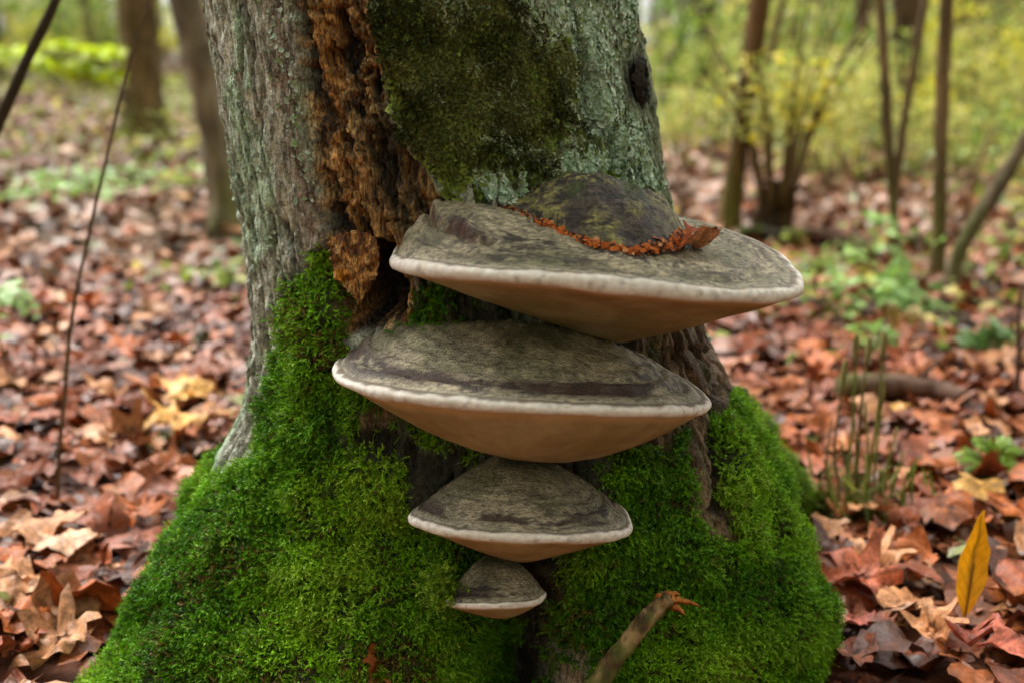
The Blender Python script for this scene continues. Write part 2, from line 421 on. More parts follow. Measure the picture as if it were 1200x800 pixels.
    c = mix(c, mix(lin(18, 14, 10), lin(44, 35, 24), lump2), np.clip(np.maximum(val, shade_bark) * (1 - .5 * moss) * 1.1, 0, 1))  # painted shade: crease and bark round the brackets
    c = mix(c, mix(lin(104, 84, 66), lin(168, 144, 120), lump2), patch)
    c = mix(c, lin(22, 17, 13), np.clip(crack * .9 + knot * 1.1, 0, 1))
    hi = sstep(.75, 1.1, Zg)
    # mesh
    nz, ns = Sg.shape
    idx = np.arange(nz * ns).reshape(nz, ns)
    nx = np.roll(idx, -1, 1)
    F = np.stack([idx[:-1], nx[:-1], nx[1:], idx[1:]], -1).reshape(-1, 4)
    rf = (rot[:-1, :] > .5).reshape(-1)
    return dict(V=V.reshape(-1, 3), F=F, rf=rf, col=c.reshape(-1, 3), shape=(nz, ns), S=Sw, Z=Zg, A=A, moss=moss, olive=olive,
                mint=mint, rot=rot, yel=yel, V3=V, lump=lump, knot=knot)

def sub(V, F, col):
    u, inv = np.unique(F.ravel(), return_inverse=True)
    return V[u], inv.reshape(F.shape), col[u]

T = build_trunk()
TREE = empty('old_tree', (float(tcx(0)), CYT, 0))
tag(TREE, 'thick old tree trunk with mossy flared base and rotten brown hollow', 'tree')
TOFF = np.array([float(tcx(0)), CYT, 0])
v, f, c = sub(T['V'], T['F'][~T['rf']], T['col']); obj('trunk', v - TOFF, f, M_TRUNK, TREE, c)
v, f, c = sub(T['V'], T['F'][T['rf']], T['col'])
tag(obj('rotten_wood', v - TOFF, f, M_ROT, TREE, c), 'crumbling orange brown rotten heartwood in the hollow')

V3 = T['V3']
def surf_samples(wmask, n):
    """n random points on the trunk surface, weighted by area x wmask: point, normal, grid indices"""
    a = V3[:-1, :-1]; b = V3[:-1, 1:]; d = V3[1:, :-1]
    nn = np.cross(b - a, d - a); ar = np.linalg.norm(nn, axis=-1)
    w = (ar * wmask[:-1, :-1]).ravel(); cw = np.cumsum(w)
    k = np.searchsorted(cw, rng.random(n) * cw[-1]); k = np.minimum(k, len(w) - 1)
    i, j = np.unravel_index(k, ar.shape)
    u, v = rng.random((2, n, 1))
    p = a[i, j] + u * (b[i, j] - a[i, j]) + v * (d[i, j] - a[i, j])
    # smoothed normal from a wider neighbourhood
    i0, i1 = np.maximum(i - 2, 0), np.minimum(i + 3, V3.shape[0] - 1)
    j0, j1 = np.maximum(j - 2, 0), np.minimum(j + 3, V3.shape[1] - 1)
    nrm = np.cross(V3[i, j1] - V3[i, j0], V3[i1, j] - V3[i0, j])
    nrm /= np.linalg.norm(nrm, axis=-1, keepdims=True) + 1e-12
    return p, nrm, i, j

def unit(v): return v / (np.linalg.norm(v, axis=-1, keepdims=True) + 1e-12)

def sprigs(p, nrm, length, colA, colB, width=.0011, nl=6, droop=.35):
    """feathery moss shoots: a thin curved stem ribbon and small pointed leaflets on it"""
    n = len(p)
    r = unit(rng.normal(size=(n, 3)))
    d0 = unit(nrm + .55 * r)
    d1 = unit(d0 + .9 * unit(rng.normal(size=(n, 3))) + np.array([0, 0, -droop]) + .25 * nrm)
    L = length[:, None]
    def pos(t): return p - nrm * .001 + L * (t * d0 + t * t * .55 * (d1 - d0))
    def tan(t): return unit(d0 + 1.1 * t * (d1 - d0))
    side = unit(np.cross(d0, unit(rng.normal(size=(n, 3)))))
    nv = 5 + nl * 3
    V = np.zeros((n, nv, 3), np.float32); C = np.zeros((n, nv, 3), np.float32)
    w = width * .32
    V[:, 0] = pos(0) - side * w; V[:, 1] = pos(0) + side * w
    V[:, 2] = pos(.55) - side * w; V[:, 3] = pos(.55) + side * w; V[:, 4] = pos(1.05)
    for k, t in enumerate((0, 0, .55, .55, 1.)): C[:, k] = colA * (1 - t) + colB * t
    F = [np.array([[0, 1, 3], [0, 3, 2], [2, 3, 4]])]
    for k in range(nl):
        t = .3 + .7 * k / max(nl - 1, 1)
        q = pos(t); tg = tan(t)
        ang = k * 2.4 + rng.random((n, 1)) * 6
        s2 = np.cross(tg, side)
        out = side * np.cos(ang) + s2 * np.sin(ang)
        ll = width * (2.3 - .7 * t) * (.8 + .5 * rng.random((n, 1)))
        dd = unit(out * .9 + tg * .7)
        wd = np.cross(dd, tg); wd = unit(wd) * width * .42
        b = 5 + 3 * k
        V[:, b] = q - wd; V[:, b + 1] = q + wd; V[:, b + 2] = q + dd * ll
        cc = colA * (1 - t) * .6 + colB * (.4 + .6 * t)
        C[:, b] = cc * .9; C[:, b + 1] = cc * .9; C[:, b + 2] = cc * 1.12
        F.append(np.array([[b, b + 1, b + 2]]))
    F = np.concatenate(F)
    FF = (F[None] + (np.arange(n) * nv)[:, None, None]).reshape(-1, 3)
    return V.reshape(-1, 3), FF, C.reshape(-1, 3)

def crumpled_flakes(p, nrm, rad_, col, lift=.5):
    n = len(p); K = 7
    t1 = unit(np.cross(nrm, unit(rng.normal(size=(n, 3))))); t2 = np.cross(nrm, t1)
    V = np.zeros((n, K + 1, 3), np.float32); C = np.zeros((n, K + 1, 3), np.float32)
    V[:, 0] = p + nrm * .0004; C[:, 0] = col * .75
    for k in range(K):
        a = 2 * math.pi * k / K + rng.random((n, 1)) * .5
        r = rad_[:, None] * (.55 + .8 * rng.random((n, 1)))
        V[:, k + 1] = p + r * (np.cos(a) * t1 + np.sin(a) * t2) + nrm * rad_[:, None] * (lift * (rng.random((n, 1)) * 1.3 - .25) + .1)
        C[:, k + 1] = col * (.85 + .35 * rng.random((n, 1)))
    F = np.array([[0, k + 1, (k + 1) % K + 1] for k in range(K)])
    FF = (F[None] + (np.arange(n) * (K + 1))[:, None, None]).reshape(-1, 3)
    return V.reshape(-1, 3), FF, C.reshape(-1, 3)

def build_moss():
    vis = np.where(np.abs(T['S']) < 115 * D, 1.0, .22)
    dens = sstep(.3, .75, T['moss']) * vis * (T['Z'] > -.03)
    dens = dens * (.3 + .7 * sstep(.36, .5, fbm(T['A'] * 44, T['Z'] * 44, 0, 71, 3)))
    n = 92000
    p, nr, i, j = surf_samples(dens, n)
    a, z = T['A'][i, j], T['Z'][i, j]
    L = (.006 + .008 * rng.random(n)) * (.6 + .8 * T['lump'][i, j])
    t1 = fbm(a * 14, z * 14, 0, 72, 3); t2 = rng.random(n)
    tip = mix(lin(92, 158, 10), lin(150, 200, 36), sstep(.35, .7, t1) * .7 + .3 * t2)
    tip = mix(tip, lin(56, 108, 8), sstep(.5, .3, t1) * .6)
    tip = tip * (.5 + .75 * rng.random((n, 1)))
    dead = (rng.random(n) < .045 + .3 * sstep(.6, .75, fbm(a * 18, z * 18, 0, 73, 3)))
    tip = np.where(dead[:, None], lin(120, 96, 48) * (.6 + .7 * rng.random((n, 1))), tip)
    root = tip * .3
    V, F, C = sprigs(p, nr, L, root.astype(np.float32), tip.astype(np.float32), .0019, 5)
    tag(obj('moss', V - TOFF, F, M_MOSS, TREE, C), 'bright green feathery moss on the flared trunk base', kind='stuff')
    # longer loose shoots in clumps
    n = 15000
    cl = dens * sstep(.52, .66, fbm(T['A'] * 30, T['Z'] * 30, 0, 78, 3))
    p, nr, i, j = surf_samples(cl, n)
    t1 = fbm(T['A'][i, j] * 14, T['Z'][i, j] * 14, 0, 72, 3)
    tip = mix(lin(96, 160, 14), lin(172, 208, 60), sstep(.35, .7, t1) * .6 + .4 * rng.random(n)) * (.6 + .6 * rng.random((n, 1)))
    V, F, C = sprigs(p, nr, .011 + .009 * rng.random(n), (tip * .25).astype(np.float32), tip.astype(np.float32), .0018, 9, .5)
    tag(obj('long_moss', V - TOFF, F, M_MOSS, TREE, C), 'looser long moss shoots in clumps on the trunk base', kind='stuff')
    n = 380
    p = np.stack([rng.normal(-.064, .008, n), rng.normal(.985, .012, n), rng.normal(.186, .010, n)], -1)
    nr = unit(np.stack([rng.normal(-.2, .3, n), rng.normal(-.7, .2, n), rng.normal(.4, .3, n)], -1))
    tip = mix(lin(100, 146, 18), lin(160, 190, 50), rng.random(n)) * (.55 + .6 * rng.random((n, 1)))
    V, F, C = sprigs(p, nr, .006 + .006 * rng.random(n), (tip * .35).astype(np.float32), tip.astype(np.float32), .0017, 7)
    tag(obj('creeping_moss', V - TOFF, F, M_MOSS, TREE, C), 'moss creeping over the edge of the smallest bracket', kind='stuff')
    # olive leafy mat on the middle of the trunk
    n = 8500
    o2 = sstep(.3, .8, T['olive']) * (.3 + .7 * sstep(.36, .5, fbm(T['A'] * 45, T['Z'] * 45, 0, 75, 3)))
    p, nr, i, j = surf_samples(o2, n)
    t1 = fbm(T['A'][i, j] * 30, T['Z'][i, j] * 30, 0, 76, 3)
    tip = mix(lin(62, 70, 20), lin(126, 132, 70), sstep(.4, .7, t1)) * (.45 + .75 * rng.random((n, 1)))
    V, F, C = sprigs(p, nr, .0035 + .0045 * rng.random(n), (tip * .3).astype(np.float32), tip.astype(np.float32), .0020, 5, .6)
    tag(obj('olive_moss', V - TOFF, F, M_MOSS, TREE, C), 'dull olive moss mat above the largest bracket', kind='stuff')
    n = 15000
    p, nr, i, j = surf_samples(T['olive'] ** .6 * (T['rot'] < .3), n)
    t1 = fbm(T['A'][i, j] * 26, T['Z'][i, j] * 26, 0, 77, 3)
    col = mix(lin(78, 94, 32), lin(120, 134, 60), rng.random(n)); col = mix(col, lin(150, 160, 130), sstep(.48, .6, t1) * (rng.random(n) < .75))
    col = mix(col, lin(58, 46, 32), (rng.random(n) < .2) * .9)
    V, F, C = crumpled_flakes(p, nr, .0018 + .0028 * rng.random(n) ** 1.5, (col * (.75 + .7 * rng.random((n, 1)))).astype(np.float32), .8)
    tag(obj('scaly_lichen', V - TOFF, F, M_LICH, TREE, C), 'dull grey olive scaly lichen among the olive moss', kind='stuff')
    # yellow-green cushions along the right fissure
    n = 2600
    p, nr, i, j = surf_samples(sstep(.3, .8, T['yel']), n)
    tip = mix(lin(150, 160, 24), lin(110, 134, 26), rng.random(n)) * (.7 + .5 * rng.random((n, 1)))
    V, F, C = sprigs(p, nr, .002 + .002 * rng.random(n), (tip * .5).astype(np.float32), tip.astype(np.float32), .0012, 4)
    tag(obj('yellow_moss', V - TOFF, F, M_MOSS, TREE, C), 'yellow green moss along a bark fissure', kind='stuff')
build_moss()

def build_lichen():
    n = 20000
    w = T['mint'] * (.1 + .9 * sstep(.44, .56, fbm(T['A'] * 40, T['Z'] * 34, 0, 81, 3)))
    w = w + .03 * sstep(.55, .65, fbm(T['A'] * 30, T['Z'] * 15, 0, 82, 3)) * (T['Z'] > .3) * (T['moss'] < .2) * (T['rot'] < .1) * (T['Z'] < .8) * (np.abs(T['S']) < 2.0)
    w = w * (T['knot'] < .1)
    p, nr, i, j = surf_samples(w, n)
    t = rng.random(n)
    col = mix(lin(128, 156, 124), lin(206, 224, 206), t)
    col = mix(col, lin(110, 130, 70), (rng.random(n) < .22) * .8)
    V, F, C = crumpled_flakes(p, nr, .0013 + .0024 * rng.random(n) ** 2, col.astype(np.float32), .7)
    tag(obj('lichen', V - TOFF, F, M_LICH, TREE, C), 'pale mint crinkled lichen on the bark', kind='stuff')
build_lichen()

# ---- generic grids and tubes
def grid_faces(n, m, wrap=False):
    i = np.arange(n - 1)[:, None] * m
    if wrap:
        j = np.arange(m); j2 = (j + 1) % m
    else:
        j = np.arange(m - 1); j2 = j + 1
    return np.stack([i + j, i + j2, i + m + j2, i + m + j], -1).reshape(-1, 4)

def smooth_path(pts, n):
    """Catmull-Rom through pts"""
    P = np.asarray(pts, float)
    P = np.vstack([2 * P[0] - P[1], P, 2 * P[-1] - P[-2]])
    m = len(P) - 3
    t = np.linspace(0, m - 1e-6, n); k = t.astype(int); u = (t - k)[:, None]
    p0, p1, p2, p3 = P[k], P[k + 1], P[k + 2], P[k + 3]
    return .5 * (2 * p1 + (p2 - p0) * u + (2 * p0 - 5 * p1 + 4 * p2 - p3) * u**2 + (3 * p1 - p0 - 3 * p2 + p3) * u**3)

def tube(path, radii, k=10, rough=0.0, seed=0, cap=True, ridges=0.0):
    P = np.asarray(path, float); n = len(P)
    r = np.broadcast_to(np.asarray(radii, float), (n,))
    tg = unit(np.gradient(P, axis=0))
    ref = np.array([0, 1, 0.0]) if abs(tg[0][1]) < .8 else np.array([1.0, 0, 0])
    s1 = unit(np.cross(tg, ref)); s2 = np.cross(s1, tg)
    a = np.linspace(0, 2 * math.pi, k, endpoint=False)
    ring = np.cos(a)[None, :, None] * s1[:, None] + np.sin(a)[None, :, None] * s2[:, None]
    rr = r[:, None] * (1 + rough * (noise(np.cos(a)[None] * 2 + 9, np.sin(a)[None] * 2 + 9, (np.arange(n) * .35)[:, None], seed) - .5)
                       + ridges * (noise((a * k / 6.28)[None] * .5, 0, (np.arange(n) * .08)[:, None], seed + 4) - .5))
    V = (P[:, None] + ring * rr[..., None]).reshape(-1, 3)
    F = [grid_faces(n, k, True)]
    if cap:
        V = np.vstack([V, P[0], P[-1] + tg[-1] * r[-1] * .3])
        c0, c1 = n * k, n * k + 1
        j = np.arange(k); j2 = (j + 1) % k
        F.append(np.stack([np.full(k, c0), j2, j], -1))
        F.append(np.stack([np.full(k, c1), (n - 1) * k + j, (n - 1) * k + j2], -1))
    return V, F

def join(parts):
    """[(V, F or [F..], col)] -> V, [quads, tris], col"""
    Vs, Q, Tr, Cs, o = [], [], [], [], 0
    for V, F, c in parts:
        for f in (F if isinstance(F, list) else [F]):
            (Q if f.shape[1] == 4 else Tr).append(f + o)
        Vs.append(V); Cs.append(np.broadcast_to(np.asarray(c, np.float32), (len(V), 3))); o += len(V)
    out = [np.concatenate(x) for x in (Q, Tr) if x]
    return np.concatenate(Vs), out, np.concatenate(Cs)

# ---- limbs and crown of the old tree, unseen overhead, added to darken the trunk front
def build_crown():
    top = np.array([tcx(4.6), CYT, 4.55])
    for q in range(7):
        a = q * .9 + .4; el = .55 + .35 * (q % 3); d = np.array([math.cos(a) * 2.6, math.sin(a) * 2.6, el * 3])
        P = smooth_path([top - [0, 0, .5], top + d * .3, top + d * .65 + [0, 0, .3], top + d], 14)
        v, f = tube(P - TOFF, np.linspace(.10, .02, 14), 8, .3, q)
        obj('limb', v, f, M_BARK, TREE, mix(lin(90, 84, 70), lin(130, 124, 104), rng.random(len(v))))
    V, F, C = leafset(4200, np.array([top[0], CYT - .5, 6.6]), np.array([3.7, 3.7, 1.6]), .24, GREEN + YELGR, .5)
    tag(obj('crown', V - TOFF, F, M_LEAF, TREE, C), kind='stuff')
CROWN_LATER = build_crown

# ---- back root of the old tree, mossy
def build_root():
    pts = [at(838, 485, 1.36), at(872, 518, 1.46), at(902, 552, 1.53), at(932, 590, 1.6), at(955, 625, 1.66)]
    pts[-1][2] = -.05
    P = smooth_path(pts, 60)
    V, F = tube(P, np.linspace(.040, .026, 60), 28, .5, 3)
    V = V + unit(rng.normal(size=V.shape)) * .0012
    t = fbm(V[:, 0] * 40, V[:, 1] * 40, V[:, 2] * 40, 91, 3)
    root = obj('root', V - TOFF, F, M_TRUNK, TREE, mix(lin(44, 66, 12), lin(74, 104, 20), t))
    n = 9000
    k = rng.integers(2, 58, n); q = rng.integers(0, 28, n)
    p = V[k * 28 + q] ; ctr = P[k]
    nr = unit(p - ctr)
    tip = mix(lin(96, 146, 16), lin(146, 180, 44), rng.random(n)) * (.7 + .5 * rng.random((n, 1)))
    p = p + rng.normal(size=p.shape) * .0025
    V2, F2, C2 = sprigs(p, nr, .005 + .004 * rng.random(n), (tip * .45).astype(np.float32), tip.astype(np.float32), .0013, 4)
    tag(obj('root_moss', V2 - TOFF, F2, M_MOSS, root, C2), kind='stuff')
build_root()

def build_knot():
    s0, z0 = hit(747, 97); s0 += 2 * D
    nrm = np.array([math.sin(s0), -math.cos(s0), 0]); ctr = tpt(np.array(s0), np.array(R0(s0, z0)), np.array(z0))
    tx = np.array([math.cos(s0), math.sin(s0), 0]); up = np.array([0, 0, 1.0])
    r = np.linspace(.02, 1.1, 30); phi = np.linspace(0, 2 * math.pi, 64, endpoint=False); rr, pp = np.meshgrid(r, phi, indexing='ij')
    wob = 1 + .5 * (fbm(np.cos(pp) * 2 + 6, np.sin(pp) * 2 + 6, 0, 921, 3) - .5)
    u = .015 * rr * wob * np.cos(pp); v = .024 * rr * wob * np.sin(pp)
    h = -.001 + .007 * np.exp(-((rr - .72) / .26) ** 2) - .004 * sstep(.6, .0, rr) + .012 * (fbm(u * 140 + 4, v * 140 + 4, 0, 922, 4, .65) - .5) - .02 * np.clip(rr - .95, 0, 1)
    V = ctr + u[..., None] * tx + v[..., None] * up + h[..., None] * nrm
    c = mix(lin(16, 12, 10), lin(52, 42, 32), sstep(.5, .95, rr) * fbm(u * 200, v * 200, 0, 923, 3))
    c = mix(c, lin(96, 112, 40), sstep(.62, .85, rr) * sstep(-.2, .6, np.cos(pp)) * sstep(.4, .6, fbm(u * 170, v * 170, 0, 924, 3)))
    tag(obj('knot', V.reshape(-1, 3) - TOFF, grid_faces(30, 64, True), M_TRUNK, TREE, c.reshape(-1, 3)), 'black hollow knot with a mossy lip')
build_knot()

# ---- hanging flake of rotten bark in the hollow, and ragged splinters on its rim
def build_flake():
    out = [(383,284),(398,276),(415,270),(432,273),(441,284),(445,304),(443,322),(434,336),(428,344),(423,354),(419,357),(412,344),(402,334),(393,327),(389,312),(386,298)]
    s0, z0 = hit(415, 310); Yf = float(CYT - R0(s0, z0) * math.cos(s0)) - .004
    P = np.array([at(x, y, Yf + .0) for x, y in out])
    c = P.mean(0); rings = [0.0, .12, .25, .38, .5, .62, .72, .81, .89, .95, 1.0]
    V, C = [], []
    m = len(P) * 5
    ang = np.linspace(0, len(P), m, endpoint=False); k = ang.astype(int); u = (ang - k)[:, None]
    B = P[k] * (1 - u) + P[(k + 1) % len(P)] * u
    B = c + (B - c) * (1 + .14 * (rng.random((m, 1)) - .5))
    for side in (0, 1):
        for r in rings:
            q = c + (B - c) * max(r, 1e-3)
            bulge = -.003 * (1 - r ** 2) if side == 0 else .006 * (1 - r ** 2)
            q = q + np.array([0, 1, 0]) * (bulge + (0 if side == 0 else .004) + .016 * (fbm(q[:, 0] * 190, q[:, 2] * 110, 0, 95 + side, 4, .7) - .5)[:, None] * (1 if side == 0 else .2))
            V.append(q)
    V = np.concatenate(V); n = len(rings)
    F0 = grid_faces(n, m, True); F1 = grid_faces(n, m, True)[:, ::-1] + n * m
    e = np.arange(m); e2 = (e + 1) % m
    Fe = np.stack([(n - 1) * m + e, (n - 1) * m + e2, (2 * n - 1) * m + e2, (2 * n - 1) * m + e], -1)
    t = fbm(V[:, 0] * 160, V[:, 2] * 120, 0, 97, 4)
    col = mix(lin(112, 66, 26), lin(196, 146, 84), sstep(.38, .6, t))
    col = mix(col, lin(196, 132, 20), sstep(.012, .0, np.hypot(V[:, 0] - at(398, 322, Yf)[0], V[:, 2] - at(398, 322, Yf)[2]))[:] * .8)
    tag(obj('bark_flake', V - TOFF, np.concatenate([F0, F1, Fe]), M_ROT, TREE, col), 'pale orange crumbly wood flake hanging in the hollow')
build_flake()

# ------------------------------------------------------------------ bracket fungi
def periodic(phi, table):
    a = np.array([t[0] for t in table], float); v = np.array([t[1] for t in table], float)
    o = np.argsort(a); a, v = a[o], v[o]
    a = np.concatenate([a - 360, a, a + 360]); v = np.concatenate([v, v, v])
    x = np.mod(phi / D, 360)
    k = np.searchsorted(a, x, side='right') - 1
    u = (x - a[k]) / (a[k + 1] - a[k])
    m = lambda i: .5 * (v[i + 1] - v[i - 1]) / (.5 * (a[i + 1] - a[i - 1]))
    h = a[k + 1] - a[k]
    return ((2*u**3 - 3*u**2 + 1) * v[k] + (u**3 - 2*u**2 + u) * h * m(k) + (-2*u**3 + 3*u**2) * v[k + 1] + (u**3 - u**2) * h * m(k + 1))

def z_at(py, Y):
    d = ray(600, 0) * 0
    dy = -(np.asarray(py) - 400) / FPX
    return CAM_H + Y * (-SP + dy * CP) / (CP + dy * SP)

def bracket(label, cx, cy, a, b, rimpy, top, under, lip, topk, botk, seed, nphi=320, tone=0.0, band=.5, smears=(), shelf=None, margin_cut=0.0):
    """shelf fungus. rim ellipse (cx, cy, a, b); rimpy: angle -> image row of the rim, turned into height at the rim's own depth;
    top = (x, y, z) the upper attachment, under = (x, y, z) the lower one; lip = half thickness of the margin"""
    phi = np.linspace(0, 2 * math.pi, nphi, endpoint=False)
    wob = 1 + .035 * (fbm(np.cos(phi) * 2 + 5, np.sin(phi) * 2 + 5, 0, seed, 3) - .5) + .012 * (fbm(np.cos(phi) * 9 + 5, np.sin(phi) * 9 + 5, 0, seed + 3, 2) - .5)
    X = cx + a * wob * np.cos(phi); Y = cy - b * wob * np.sin(phi)
    Z = z_at(periodic(phi, rimpy), Y)
    E = empty('bracket_fungus', (cx, cy, float(Z.mean())))
    off = np.array([cx, cy, float(Z.mean())])
    lipv = lip * (.72 + .42 * fbm(np.cos(phi) * 4 + 9, np.sin(phi) * 4 + 9, 0, seed + 5, 2))
    # --- upper crust
    r = np.concatenate([np.linspace(.02, .6, 26), np.linspace(.62, .955, 48)])
    rr, pp = np.meshgrid(r, phi, indexing='ij')
    tt = rr / .955
    kk = periodic(phi, topk)[None] if isinstance(topk, list) else topk
    f = 1 - tt ** kk
    x = top[0] + (X - top[0])[None] * rr; y = top[1] + (Y - top[1])[None] * rr
    zu = (Z + lipv * .75)[None]
    z = zu + (top[2] - zu) * f
    # growth rings, sags and crust relief
    rw = rr + .035 * (fbm(np.cos(pp) * 3 + 7, np.sin(pp) * 3 + 7, rr * 2, seed + 7, 3) - .5)
    ring = .5 + .5 * np.sin(rw * 62 + 3 * fbm(np.cos(pp) * 2, np.sin(pp) * 2, 0, seed + 8, 2))
    ringamp = a / .18 * .0016 * sstep(.3, .7, rr) * sstep(0, .06, .955 - rr)
    lum = fbm(x * 45, y * 45, z * 45, seed + 9, 4)
    streak = fbm(pp * 16, rw * 60, 0, seed + 11, 4)
    z = z + ringamp * (ring - .5) * 2 + (a / .18) * .006 * (lum - .5) * sstep(0, .1, .955 - rr) + .0022 * (streak - .5) * sstep(0, .05, .955 - rr)
    if shelf:
        edge = shelf[2] + .05 * (fbm(pp * 6, 0, 0, seed + 18, 3) - .5)
        win = sstep(shelf[0] * D, (shelf[0] + 22) * D, pp) * sstep(shelf[1] * D, (shelf[1] - 15) * D, pp)
        z = z + .0075 * win * sstep(.012, -.012, rr - edge) * sstep(.3, .6, rr) - .003 * win * gauss(rr - edge - .012, .012)
    V = np.stack([x, y, z], -1).reshape(-1, 3) - off
    c = mix(lin(142, 132, 108), lin(178, 164, 138), sstep(.35, .65, lum))
    c = mix(c, lin(112, 112, 80), sstep(.5, .65, fbm(x * 28, y * 28, z * 28, seed + 12, 3)) * .6)
    dk = sstep(.5, .62, streak) * sstep(.42, .56, fbm(pp * 3, rw * 9, 0, seed + 13, 3))
    c = mix(c, lin(70, 60, 54), dk * .45)
    for (p0, r0, dp, dr, st) in smears:
        dph = np.abs(np.angle(np.exp(1j * (pp - p0 * D))))
        sm = gauss(dph, dp * D) * gauss(rw - r0, dr)
        c = mix(c, lin(58, 46, 44), np.clip(sstep(.50, .60, (fbm(pp * 7 * a / .18 + 3, rw * 30, 2, seed + 17, 5, .68) - .5) * 1.25 + .5 + .22 * (sm - .55)) * sstep(.05, .4, sm) * st, 0, .9))
    if shelf:
        edge = shelf[2] + .05 * (fbm(pp * 6, 0, 0, seed + 18, 3) - .5)
        win = sstep(shelf[0] * D, (shelf[0] + 22) * D, pp) * sstep(shelf[1] * D, (shelf[1] - 15) * D, pp)
        c = mix(c, lin(84, 40, 24), gauss(rr - edge, .009) * win * .9 * sstep(.35, .5, fbm(pp * 20, rr * 30, 0, seed + 19, 3)))
    bnd = gauss(rw - .86, .045) * sstep(.35 + .25 * (1 - band), .6, fbm(pp * 2.2, rw * 14, 3, seed + 14, 3))
    c = mix(c, lin(66, 46, 38), np.clip(bnd * (.6 + .6 * band), 0, .92))
    c = mix(c, lin(186, 176, 156), sstep(.90, .955, rw) * .55)
    spk = sstep(.66, .72, fbm(pp * 30 * a / .18, rw * 70, 5, seed + 15, 2))
    c = mix(c, lin(44, 38, 34), spk * .6)
    grn = sstep(.5, .2, rr) * sstep(.4, .6, fbm(x * 60, y * 60, z * 60, seed + 16, 3))
    c = mix(c, lin(70, 74, 38), grn * .7)
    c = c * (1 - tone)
    cap = obj('cap', V, grid_faces(*rr.shape, True), M_CAP, E, c.reshape(-1, 3))
    # --- pale rounded margin
    th = np.linspace(0, 1, 13)
    ang = np.pi * th                                  # 0 upper edge, pi lower edge
    rim_r = .953 + .047 * np.sin(ang) ** .8 + .006 * th
    rim_z = np.where(th < .5, np.cos(ang) * .8, np.cos(ang))
    rr, _ = np.meshgrid(rim_r, phi, indexing='ij')
    x = cx + (X - cx)[None] * 1; y = Y[None] * 1
    topx = top[0] + (X - top[0])[None] * rr; topy = top[1] + (Y - top[1])[None] * rr
    undx = under[0] + (X - under[0])[None] * rr; undy = under[1] + (Y - under[1])[None] * rr
    w = th[:, None]
    x = topx * (1 - w) + undx * w; y = topy * (1 - w) + undy * w
    z = Z[None] + lipv[None] * rim_z[:, None]
    bm = fbm(np.cos(phi)[None] * 30 * a / .18, np.sin(phi)[None] * 30 * a / .18, th[:, None] * 4, seed + 20, 3)
    z = z + .0004 * (bm - .5) * np.sin(ang)[:, None]
    V = np.stack([x, y, z], -1).reshape(-1, 3) - off
    c = mix(lin(228, 221, 213), lin(212, 201, 190), sstep(.4, .7, bm))
    c = mix(c, lin(150, 118, 88), (sstep(.25, .0, th)[:, None] * sstep(.4, .6, fbm(phi[None] * 9, 0, 0, seed + 21, 3))) * .8)
    c = mix(c, lin(206, 184, 150), np.broadcast_to(sstep(.75, 1, th)[:, None], c.shape[:2]) * .8)
    crk = sstep(.70, .76, fbm(phi[None] * 55 * a / .18, th[:, None] * 3, 0, seed + 22, 2))
    c = mix(c, lin(92, 74, 60), crk * .35 * np.sin(ang)[:, None])
    jag = .10 + .32 * (fbm(phi * 15 * a / .18, 0, 0, seed + 23, 4, .55) - .42) + margin_cut
    c = mix(c, lin(104, 92, 76), sstep(.07, -.07, th[:, None] - jag[None]) * .9)
    obj('margin', V, grid_faces(13, nphi, True), M_RIM, E, c.reshape(-1, 3))
    # --- pore surface below
    r = np.linspace(.956, .03, 46)
    rr, pp = np.meshgrid(r, phi, indexing='ij')
    q = 1 - rr / .956
    x = under[0] + (X - under[0])[None] * rr; y = under[1] + (Y - under[1])[None] * rr
    zl = (Z - lipv)[None]
    z = zl + (under[2] - zl) * (1 - (1 - q) ** botk)
    z = z + .006 * (a / .18) * (fbm(x * 16, y * 16, 0, seed + 25, 3) - .5) * sstep(0, .15, q)
    V = np.stack([x, y, z], -1).reshape(-1, 3) - off
    t = fbm(x * 30, y * 30, z * 30, seed + 26, 4)
    c = mix(lin(176, 160, 122), lin(156, 138, 98), sstep(.35, .65, t))
    c = mix(c, lin(222, 192, 148), sstep(.08, 0, q) * .7)
    obj('pore_surface', V, grid_faces(*rr.shape, True), M_PORE, E, c.reshape(-1, 3))
    tag(E, label, 'bracket fungus', 'bracket fungi growing on the mossy trunk')
    return E, off, cap

Y0 = 1.06
B1, B1o, _ = bracket('largest and topmost bracket fungus with white rim and dark hump on top', .075, 1.06, .186, .150,
    [(0, 323), (22, 341), (45, 347), (62, 346), (78, 339), (90, 334), (105, 327), (120, 323), (135, 318), (150, 313), (165, 309), (180, 303), (196, 285), (212, 262), (235, 250), (270, 252), (300, 262), (325, 282), (342, 300)],
    (.03, 1.10, .514), (.098, 1.075, .386), .0082, [(0, 1.3), (60, .95), (95, 1.05), (120, 1.8), (145, 4), (165, 7), (185, 9), (220, 9), (270, 3), (320, 1.6)], 1.05, 100, 320, .06, .15, [(108, .72, 26, .07, 1.0), (75, .66, 22, .06, .8), (40, .8, 18, .05, .5), (140, .86, 14, .03, .5)], (118, 216, .74))
B2, B2o, _ = bracket('second bracket fungus from the top, broad with a brown banded edge', .0095, 1.05, .172, .150,
    [(0, 469), (25, 480), (45, 482), (65, 482), (90, 478), (112, 471), (135, 460), (155, 447), (168, 440), (180, 431), (200, 412), (225, 392), (270, 392), (310, 420), (340, 450)],
    (.0, 1.10, .415), (.035, 1.035, .290), .0066, [(0, 1.5), (60, 1.2), (100, 1.3), (140, 2.2), (180, 3.6), (225, 4), (270, 3), (320, 1.6)], 1.9, 200, 320, .08, 1.0, [(150, .9, 26, .045, 1.1), (105, .87, 26, .04, .9), (55, .82, 24, .05, .9), (20, .8, 18, .07, .8)], None, .06)
